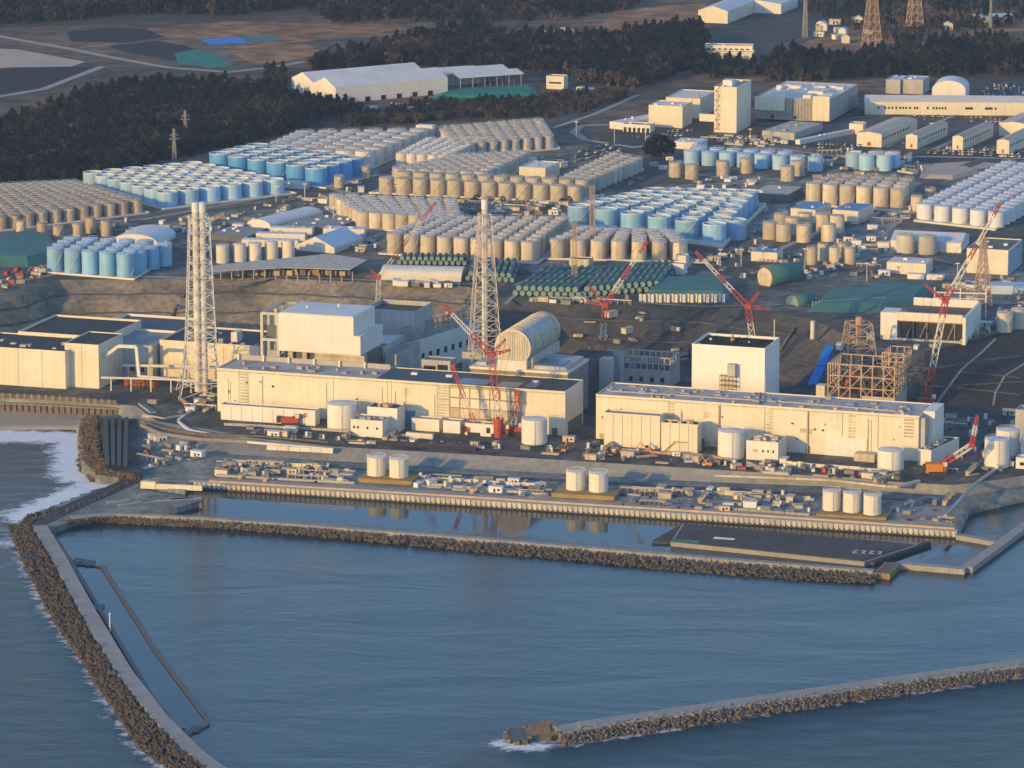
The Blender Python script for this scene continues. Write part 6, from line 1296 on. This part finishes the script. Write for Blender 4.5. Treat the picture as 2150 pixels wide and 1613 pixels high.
def kind_digger():
    t = thing('excavator', 'x', 'excavator')
    for s in (-1, 1): MB().box(-2, s * 1.1 - .35, 0, 2, s * 1.1 + .35, .9).obj('track', 'crane_dark', t)
    MB().box(-1.8, -1.2, .95, 1.2, 1.2, 2.2).obj('engine_house', 'orange', t); MB().box(.2, -1.2, 2.2, 1.4, -.1, 3.4).obj('cab', 'glass_dark', t); MB().bar((1, .2, 2), (4, .2, 4.8), .45).obj('boom', 'orange', t); MB().bar((4, .2, 4.8), (5.6, .2, 2), .35).obj('arm', 'orange', t); MB().box(5.2, -.4, 1, 6.2, .8, 2).obj('bucket', 'steel_grey', t)
    return t
def kind_heap(m):
    t = MB().prism([(1.8 * math.cos(k) * (1 + .3 * math.sin(3 * k)), 1.5 * math.sin(k) * (1 + .25 * math.cos(2 * k))) for k in [i * .785 for i in range(8)]], 0, .7).add([(0, 0, 1.5), (1.2, 0, .7), (0, 1, .7), (-1.2, 0, .7), (0, -1, .7)], [(0,1,2),(0,2,3),(0,3,4),(0,4,1)]).obj('rubble_heap', m); return tag(t, 'x', 'rubble')
def kind_platform():
    t = thing('low_platform', 'x', 'platform'); MB().box(-7, -2.6, 0, 7, 2.6, 1.1).obj('slab', 'pad', t); MB().box(-6.6, -2.3, 1.1, -1, 2.3, 1.5).obj('grating', 'steel_grey', t)
    for k in range(8): MB().box(-6.9 + k * 1.95, -2.55, 1.1, -6.75 + k * 1.95, -2.4, 2.2).obj('rail_post', 'steel_white', t)
    MB().box(-6.9, -2.55, 2.1, 6.9, -2.45, 2.25).obj('rail', 'steel_white', t); MB().box(1, -1.6, 1.1, 4, 1.4, 2.9).obj('pump_cover', 'tank_beige', t); return t
def kind_rack():
    t = thing('pipe_rack', 'x', 'pipe rack')
    for k in range(6): MB().box(-10 + k * 4, -1, 0, -9.7 + k * 4, 1, 2.6).obj('frame', 'steel_tan', t)
    for k in range(4): MB().box(-10.5, -.9 + k * .5, 2.6, 10.5, -.6 + k * .5, 2.95).obj('pipe', ['tank_cream', 'pipe', 'steel_tan', 'pipe'][k], t)
    return t
KINDS_ = {'low platform': kind_platform(), 'raised pipe rack': kind_rack(), 'truck': kind_truck(), 'red container': kind_container('box_red'), 'blue container': kind_container('box_blue'), 'green container': kind_container('box_green'), 'grey container': kind_container('box_mixed'), 'white cabin': kind_shed('white_wall', 'white_roof'), 'tan cabin': kind_shed('tank_beige', 'roof_tan'), 'pump skid': kind_skid(), 'pipe stack': kind_pipes(), 'excavator': kind_digger(), 'dark rubble heap': kind_heap('rubble'), 'grey rubble heap': kind_heap('concrete')}
USED = set()
def scatter(where, pts, z, n, kinds, A=A0, smin=.7, smax=1.2, dmin=6.5):
    q = poly_points(pts, 2.2, z); got = []; by = {}
    for (x, y) in q:
        if len(got) >= n: break
        if any((x - a_) ** 2 + (y - b_) ** 2 < dmin ** 2 for a_, b_ in got): continue
        got.append((x, y)); k = kinds[int(rng.integers(len(kinds)))]; src = KINDS_[k]
        o = src if k not in USED else copy_tree(src); USED.add(k); s = rng.uniform(smin, smax); o.location = (x, y, z); o.scale = (s, s, s); o.rotation_euler = (0, 0, -R(A) + (rng.choice([0, math.pi / 2, math.pi]) if rng.random() < .75 else rng.uniform(0, 6)))
        by.setdefault(k, []).append(o); o['group'] = f'{k} items {where}'
    for k, os_ in by.items():
        number(os_, ('{n} ' + k + ' from left ' if len(os_) > 1 else 'only ' + k + ' ') + where)
BUSY = ['truck', 'grey container', 'white cabin', 'pump skid', 'pipe stack', 'dark rubble heap', 'tan cabin', 'grey rubble heap', 'pump skid', 'dark rubble heap', 'grey container', 'pipe stack', 'grey rubble heap', 'pump skid', 'low platform', 'raised pipe rack', 'raised pipe rack']
scatter('in the yard before the left turbine hall', [(520,900),(700,912),(860,922),(1040,935),(1090,945),(1040,952),(700,930),(520,912)], 10.02, 34, BUSY, dmin=5.5)
scatter('in the gap between the two turbine halls', [(1100,945),(1200,915),(1262,935),(1500,965),(1490,982),(1200,962)], 10.02, 36, BUSY + ['excavator', 'truck'], dmin=5.5)
scatter('in the yard before the right turbine hall', [(1500,972),(1640,972),(1840,990),(1900,998),(1890,1012),(1700,1000),(1500,985)], 10.02, 40, BUSY + ['red container', 'green container', 'red container', 'truck'], dmin=5)
scatter('at the right end of the yard', [(1960,1005),(1990,940),(2060,900),(2150,900),(2200,960),(2060,1000)], 10.02, 26, BUSY, dmin=6.5)
scatter('on the left part of the quay yard', [(470,975),(700,980),(750,1005),(690,1015),(450,998)], 4.05, 60, BUSY, 14, dmin=4.2)
scatter('on the middle part of the quay yard', [(880,1000),(1150,1018),(1150,1045),(870,1025)], 4.05, 44, BUSY + ['blue container'], 14, dmin=5.5)
scatter('on the right part of the quay yard', [(1300,1035),(1480,1030),(1700,1045),(1700,1085),(1300,1060)], 4.05, 62, BUSY + ['blue container'], 14, dmin=5.5)
scatter('at the right corner of the quay', [(1870,1060),(1990,1050),(2010,1100),(1870,1100)], 4.05, 16, BUSY, 14, dmin=6)
scatter('on the corner ground by the rock mound', [(300,920),(330,915),(420,935),(440,960),(300,985)], 4.6, 26, BUSY + ['excavator'], 40, dmin=5)
scatter('around the feet of the large stack', [(300,850),(440,830),(450,860),(340,870)], 10.02, 14, BUSY, dmin=5)
scatter('between the reactor buildings', [(850,800),(1440,800),(1440,840),(1260,830),(850,770)], 10.02, 20, BUSY, dmin=7)
scatter('on the ground below the right slope', [(1900,880),(2180,868),(2190,890),(1990,915)], 10.02, 22, BUSY, dmin=6)
scatter('on the right hillside shoulder', [(1880,735),(2000,728),(2080,700),(2110,690),(2150,640),(2090,660),(2010,722)], 35.02, 24, ['truck', 'white cabin', 'pump skid', 'grey container'], dmin=6)
scatter('along the cliff edge at the left', [(-10,585),(60,560),(110,570),(0,615)], 35.02, 18, ['red container', 'truck', 'excavator', 'grey container'], dmin=6)
scatter('below the cream barrel roofed hall', [(790,596),(960,600),(960,605),(790,600)], 35.02, 16, ['grey container', 'white cabin', 'blue container'], 8, dmin=5)
scatter('among the halls of the left plateau', [(700,500),(800,490),(800,540),(740,530)], 35.02, 20, BUSY, dmin=6)
scatter('on the plateau right of centre', [(1440,560),(1700,535),(1850,530),(1860,590),(1700,590),(1550,585)], 35.02, 40, ['truck', 'white cabin', 'pump skid', 'grey container', 'pipe stack'], dmin=8)
scatter('between the tan tanks and the wide white hall', [(1760,500),(1860,490),(1880,530),(1760,540)], 35.02, 22, ['truck', 'white cabin', 'pump skid', 'pipe stack'], dmin=6)
scatter('along the plateau road behind the big blue tanks', [(1400,400),(1520,372),(1640,380),(1600,395)], 35.02, 18, ['truck', 'white cabin', 'pump skid', 'dark rubble heap'], dmin=7)
PLAT = ['raised pipe rack', 'low platform', 'truck', 'white cabin', 'pump skid', 'grey container', 'pipe stack', 'tan cabin', 'grey rubble heap', 'truck', 'grey container']
scatter('beside the road below the far left tanks', [(300,478),(430,452),(500,450),(520,480),(330,500)], 35.1, 22, PLAT, dmin=7)
scatter('below the forest side tanks', [(600,420),(690,408),(690,430),(600,440)], 35.1, 10, PLAT, dmin=7)
scatter('in the gap between tan tank blocks', [(1000,425),(1190,430),(1180,445),(1010,442)], 35.1, 18, PLAT, dmin=6)
scatter('around the workshop', [(1150,360),(1190,350),(1180,330),(1110,335),(1060,350)], 35.1, 14, PLAT, dmin=7)
scatter('below the big blue tanks', [(1440,545),(1560,520),(1600,530),(1460,560)], 35.1, 18, PLAT, dmin=6.5)
scatter('between the stores and the white tanks', [(1800,470),(1920,420),(1935,450),(1850,490)], 35.1, 22, PLAT, dmin=6.5)
scatter('between the barracks and the tanks', [(1640,330),(1780,318),(1960,335),(1920,360),(1700,360)], 35.1, 34, PLAT, dmin=8)
scatter('near the tall rest house foot', [(1470,290),(1560,285),(1660,300),(1620,310),(1480,305)], 35.1, 22, PLAT, dmin=6)
scatter('around the louvred office', [(1960,590),(2150,585),(2150,640),(2000,630)], 35.1, 24, PLAT, dmin=7)
scatter('along the grey lot behind the wood', [(820,90),(1000,85),(1200,72),(1180,85),(900,110)], 35.2, 14, ['white cabin', 'tan cabin', 'truck'], dmin=14, smin=1.5, smax=2.4)
scatter('in the scrub below the warehouse', [(780,230),(900,212),(1000,215),(900,235)], 35.1, 14, ['white cabin', 'truck', 'blue container', 'grey container'], dmin=8)
scatter('at the top edge near the pylons', [(1700,60),(1800,35),(1830,70),(1720,95)], 35.2, 7, ['white cabin', 'tan cabin'], dmin=24, smin=1.2, smax=1.8)
TC = np.array([(q[0].x, q[0].y) for L_ in TANKS.values() for q in L_])
_pp = poly_points
def poly_points(pts, spacing, z=35.):
    "the same, keeping clear of the tanks"
    q = _pp(pts, spacing, z); return q[np.array([np.min(np.hypot(TC[:, 0] - a, TC[:, 1] - b)) > 12 for a, b in q], bool)] if len(q) and z > 30 else q
scatter('in the lanes of the left tank farms', [(150,470),(420,450),(700,400),(780,340),(800,400),(700,440),(640,450),(300,500)], 35.1, 34, PLAT, dmin=8)
scatter('in the lanes of the middle tank farms', [(800,400),(1240,430),(1330,390),(1440,340),(1400,330),(1250,400),(1100,400),(1230,460),(1000,450)], 35.1, 40, PLAT, dmin=8)
scatter('in the lanes of the right tank farms', [(1580,560),(1600,420),(1700,360),(1950,345),(1900,420),(1800,480),(1780,540),(1860,560),(1700,580)], 35.1, 60, PLAT, dmin=8)
scatter('along the terrace road above the reactor row', [(1100,632),(1190,640),(1330,640),(1330,632),(1190,630)], 35.1, 14, PLAT, dmin=6)
scatter('on the embankment road', [(720,948),(1000,966),(1480,992),(1480,996),(720,952)], 10.02, 0, BUSY)
# long pipes and low walls over the quay yard
for k, (pts, z, w_, m, lab) in enumerate((([(440,1012),(900,1040),(1500,1078),(2005,1112)], 4.0, .9, 'steel_tan', 'front pipeline running the whole length of the quay'), ([(455,1000),(745,1016)], 4.0, 1.1, 'pipe', 'rear pipeline on the left part of the quay'), ([(900,1018),(1150,1040)], 4.0, 1., 'pipe', 'rear pipeline on the middle part of the quay'), ([(1500,1000),(1750,1010),(1880,1025),(1930,1012)], 10.0, 1.2, 'tank_beige', 'low curved retaining wall before the right yard'), ([(520,930),(700,945)], 10., 1., 'cream_wall', 'low pale wall before the left end of the embankment'), ([(1985,1085),(2045,1020),(2130,960)], 10., 1., 'steel_grey', 'pipeline climbing from the quay corner to the right yard'))):
    t = thing('pipe_line' if 'wall' not in lab else 'low_wall', lab, 'pipeline' if 'wall' not in lab else 'wall'); cl = resample([tuple(W(x, y, z)) for x, y in pts], 8.)
    for a_, b_ in zip(cl[:-1], cl[1:]): mb = MB(); poly_strip(mb, [a_, b_], w_, w_, z, z + 1.2); mb.obj('pipe_section' if 'wall' not in lab else 'wall_section', m, t)

for k, (pts, lab) in enumerate((([(520,908),(700,920),(1000,945),(1480,975),(1750,992)], 'main yard road before the turbine halls'),)):
    ribbon('road', pts, 7, 'road', 10.06, 10.)
ribbon('road', [(440,1006),(740,1024),(1430,1068),(2000,1106)], 6, 'road_pale', 4.2, 4.)
ribbon('road', [(470,968),(700,982),(1150,1008),(1480,1026),(1900,1050)], 6, 'road', 4.22, 4.)
ribbon('road', [(1990,1015),(2060,930),(2150,880)], 9, 'road', 10.08, 10.)
for k, (pts, z, w_, h_, m, lab) in enumerate((([(470,893),(660,903),(860,918)], 10.0, .5, 1.6, 'pipe', 'low pipe rack before the left turbine hall'), ([(1270,945),(1500,962),(1540,972)], 10.0, .5, 1.8, 'steel_tan', 'tan pipe rack before the annex blocks'), ([(1640,975),(1850,992)], 10., .5, 2.2, 'cream_wall', 'cream fence before the plain white block'), ([(880,1006),(1150,1024)], 4., .4, 2., 'tank_cream', 'pale fence behind the middle quay yard'), ([(1300,1026),(1700,1050)], 4., .4, 2., 'tank_beige', 'tan fence behind the right quay yard'), ([(470,972),(690,985)], 4., .4, 2.4, 'tank_beige', 'tan fence behind the left quay yard'), ([(1500,1068),(1700,1084)], 4., .5, 1.6, 'pale_concrete', 'low pale wall on the right quay'), ([(560,944),(700,952)], 8., .6, 3., 'tank_cream', 'pale retaining wall stepping up to the left yard'))):
    t = thing('low_fence' if 'fence' in lab else 'low_rack', lab, 'fence' if 'fence' in lab else 'rack'); cl = resample([tuple(W(x, y, z)) for x, y in pts], 7.)
    for a_, b_ in zip(cl[:-1], cl[1:]): mb = MB(); dd = b_ - a_; poly_strip(mb, [a_ + dd * .02, b_ - dd * .02], w_, w_, z, z + h_ * rng.uniform(.85, 1.1)); mb.obj('panel', m, t)

# ---- things on the hillside: paths, stairs, fences and small plant
for pts, w_, m in (([(1965,850),(1990,815),(2020,775),(2060,742),(2095,708)], 1.6, 'mortar_slope'), ([(1985,812),(2080,822),(2150,830)], 1.2, 'berm'), ([(2010,780),(2090,788),(2150,795)], 1.2, 'berm'), ([(2150,765),(2110,790),(2090,825),(2085,855)], 1.4, 'mortar_slope'), ([(130,640),(240,630),(350,640),(470,628)], 2., 'berm')):
    cl = []
    for a_, b_ in zip(pts[:-1], pts[1:]): cl += [WH(a_[0] + (b_[0] - a_[0]) * k / 8, a_[1] + (b_[1] - a_[1]) * k / 8) for k in range(8)]
    mb = MB()
    for p, q in zip(cl[:-1], cl[1:]):
        d_ = (q - p); n_ = Vector((-d_.y, d_.x, 0)).normalized() * w_ / 2; z_ = Vector((0, 0, .45)); y_ = Vector((0, 0, 1.6))
        mb.add([tuple(p - n_ + z_), tuple(p + n_ + z_), tuple(q + n_ + z_), tuple(q - n_ + z_), tuple(p - n_ - y_), tuple(p + n_ - y_), tuple(q + n_ - y_), tuple(q - n_ - y_)], [(3,2,1,0),(0,1,5,4),(1,2,6,5),(2,3,7,6),(3,0,4,7)])
    tag(mb.obj('slope_path', m), kind='structure')
for lab, a_, b_ in (('dark stairway climbing the lit slope left of the large stack', (352,680), (398,600)), ('dark stairway on the slope above the plain white box', (1640,735), (1668,690))):
    t = thing('hill_stair', lab, 'stairs')
    for k in range(12):
        p, q = WH(a_[0] + (b_[0] - a_[0]) * k / 12, a_[1] + (b_[1] - a_[1]) * k / 12), WH(a_[0] + (b_[0] - a_[0]) * (k + 1) / 12, a_[1] + (b_[1] - a_[1]) * (k + 1) / 12); MB().bar(p + Vector((0, 0, .8)), q + Vector((0, 0, .8)), 1.8, 1.2).obj('flight', 'caisson', t)
def hill_scatter(where, pts, n, kinds):
    by = {}
    P = poly_points(pts, 3., 22.); rng.shuffle(P)
    for (x, y) in P[:n]:
        k = kinds[int(rng.integers(len(kinds)))]; src = next((o for o in bpy.data.objects if o.get('group', '').startswith(k + ' items')), None)
        if src is None: continue
        o = copy_tree(src); o.location = (x, y, hill_z(x, y) + .25); s = rng.uniform(.7, 1.3); o.scale = (s, s, s); o.rotation_euler = (0, 0, rng.uniform(0, 6.28)); o['group'] = f'{k} items {where}'; by.setdefault(k, []).append(o)
    for k, os_ in by.items(): number(os_, ('{n} ' + k + ' from left ' if len(os_) > 1 else 'only ' + k + ' ') + where)
hill_scatter('on the slope behind the gutted annex', [(1180,670),(1440,690),(1440,740),(1200,720)], 26, ['pump skid', 'grey rubble heap', 'truck', 'grey container', 'pipe stack', 'tan cabin'])
hill_scatter('on the slope right of the plain white box', [(1755,735),(1850,760),(1850,820),(1760,800)], 14, ['pump skid', 'grey rubble heap', 'truck', 'grey container', 'white cabin'])
hill_scatter('on the slope behind the central stack', [(900,640),(1010,640),(1010,700),(900,690)], 14, ['pump skid', 'grey rubble heap', 'pipe stack', 'grey container'])
scatter('behind the left reactor buildings', [(470,720),(900,735),(900,760),(480,745)], 10.02, 22, BUSY, dmin=6)
scatter('along the hillside toe at left', [(20,735),(200,705),(540,700),(540,712),(200,715),(20,750)], 10.02, 22, BUSY, dmin=7)
for k, src in KINDS_.items():
    if k not in USED:
        for ch in list(src.children): bpy.data.objects.remove(ch)
        bpy.data.objects.remove(src)

# ================================================================== air
hz = bpy.data.materials.new('haze'); hz.use_nodes = True; hn = hz.node_tree; hn.nodes.clear()
ho = hn.nodes.new('ShaderNodeOutputMaterial'); hv = hn.nodes.new('ShaderNodeVolumePrincipled'); hn.links.new(hv.outputs[0], ho.inputs['Volume'])
hv.inputs['Color'].default_value = (.62, .76, 1, 1); hv.inputs['Density'].default_value = HAZE; hv.inputs['Anisotropy'].default_value = .2
MATS['haze'] = hz
o = MB().box(-7000, -3200, -6, 7000, 16500, 640).obj('haze', 'haze'); tag(o, 'thin blue morning haze over the whole site', 'haze', None, 'stuff')
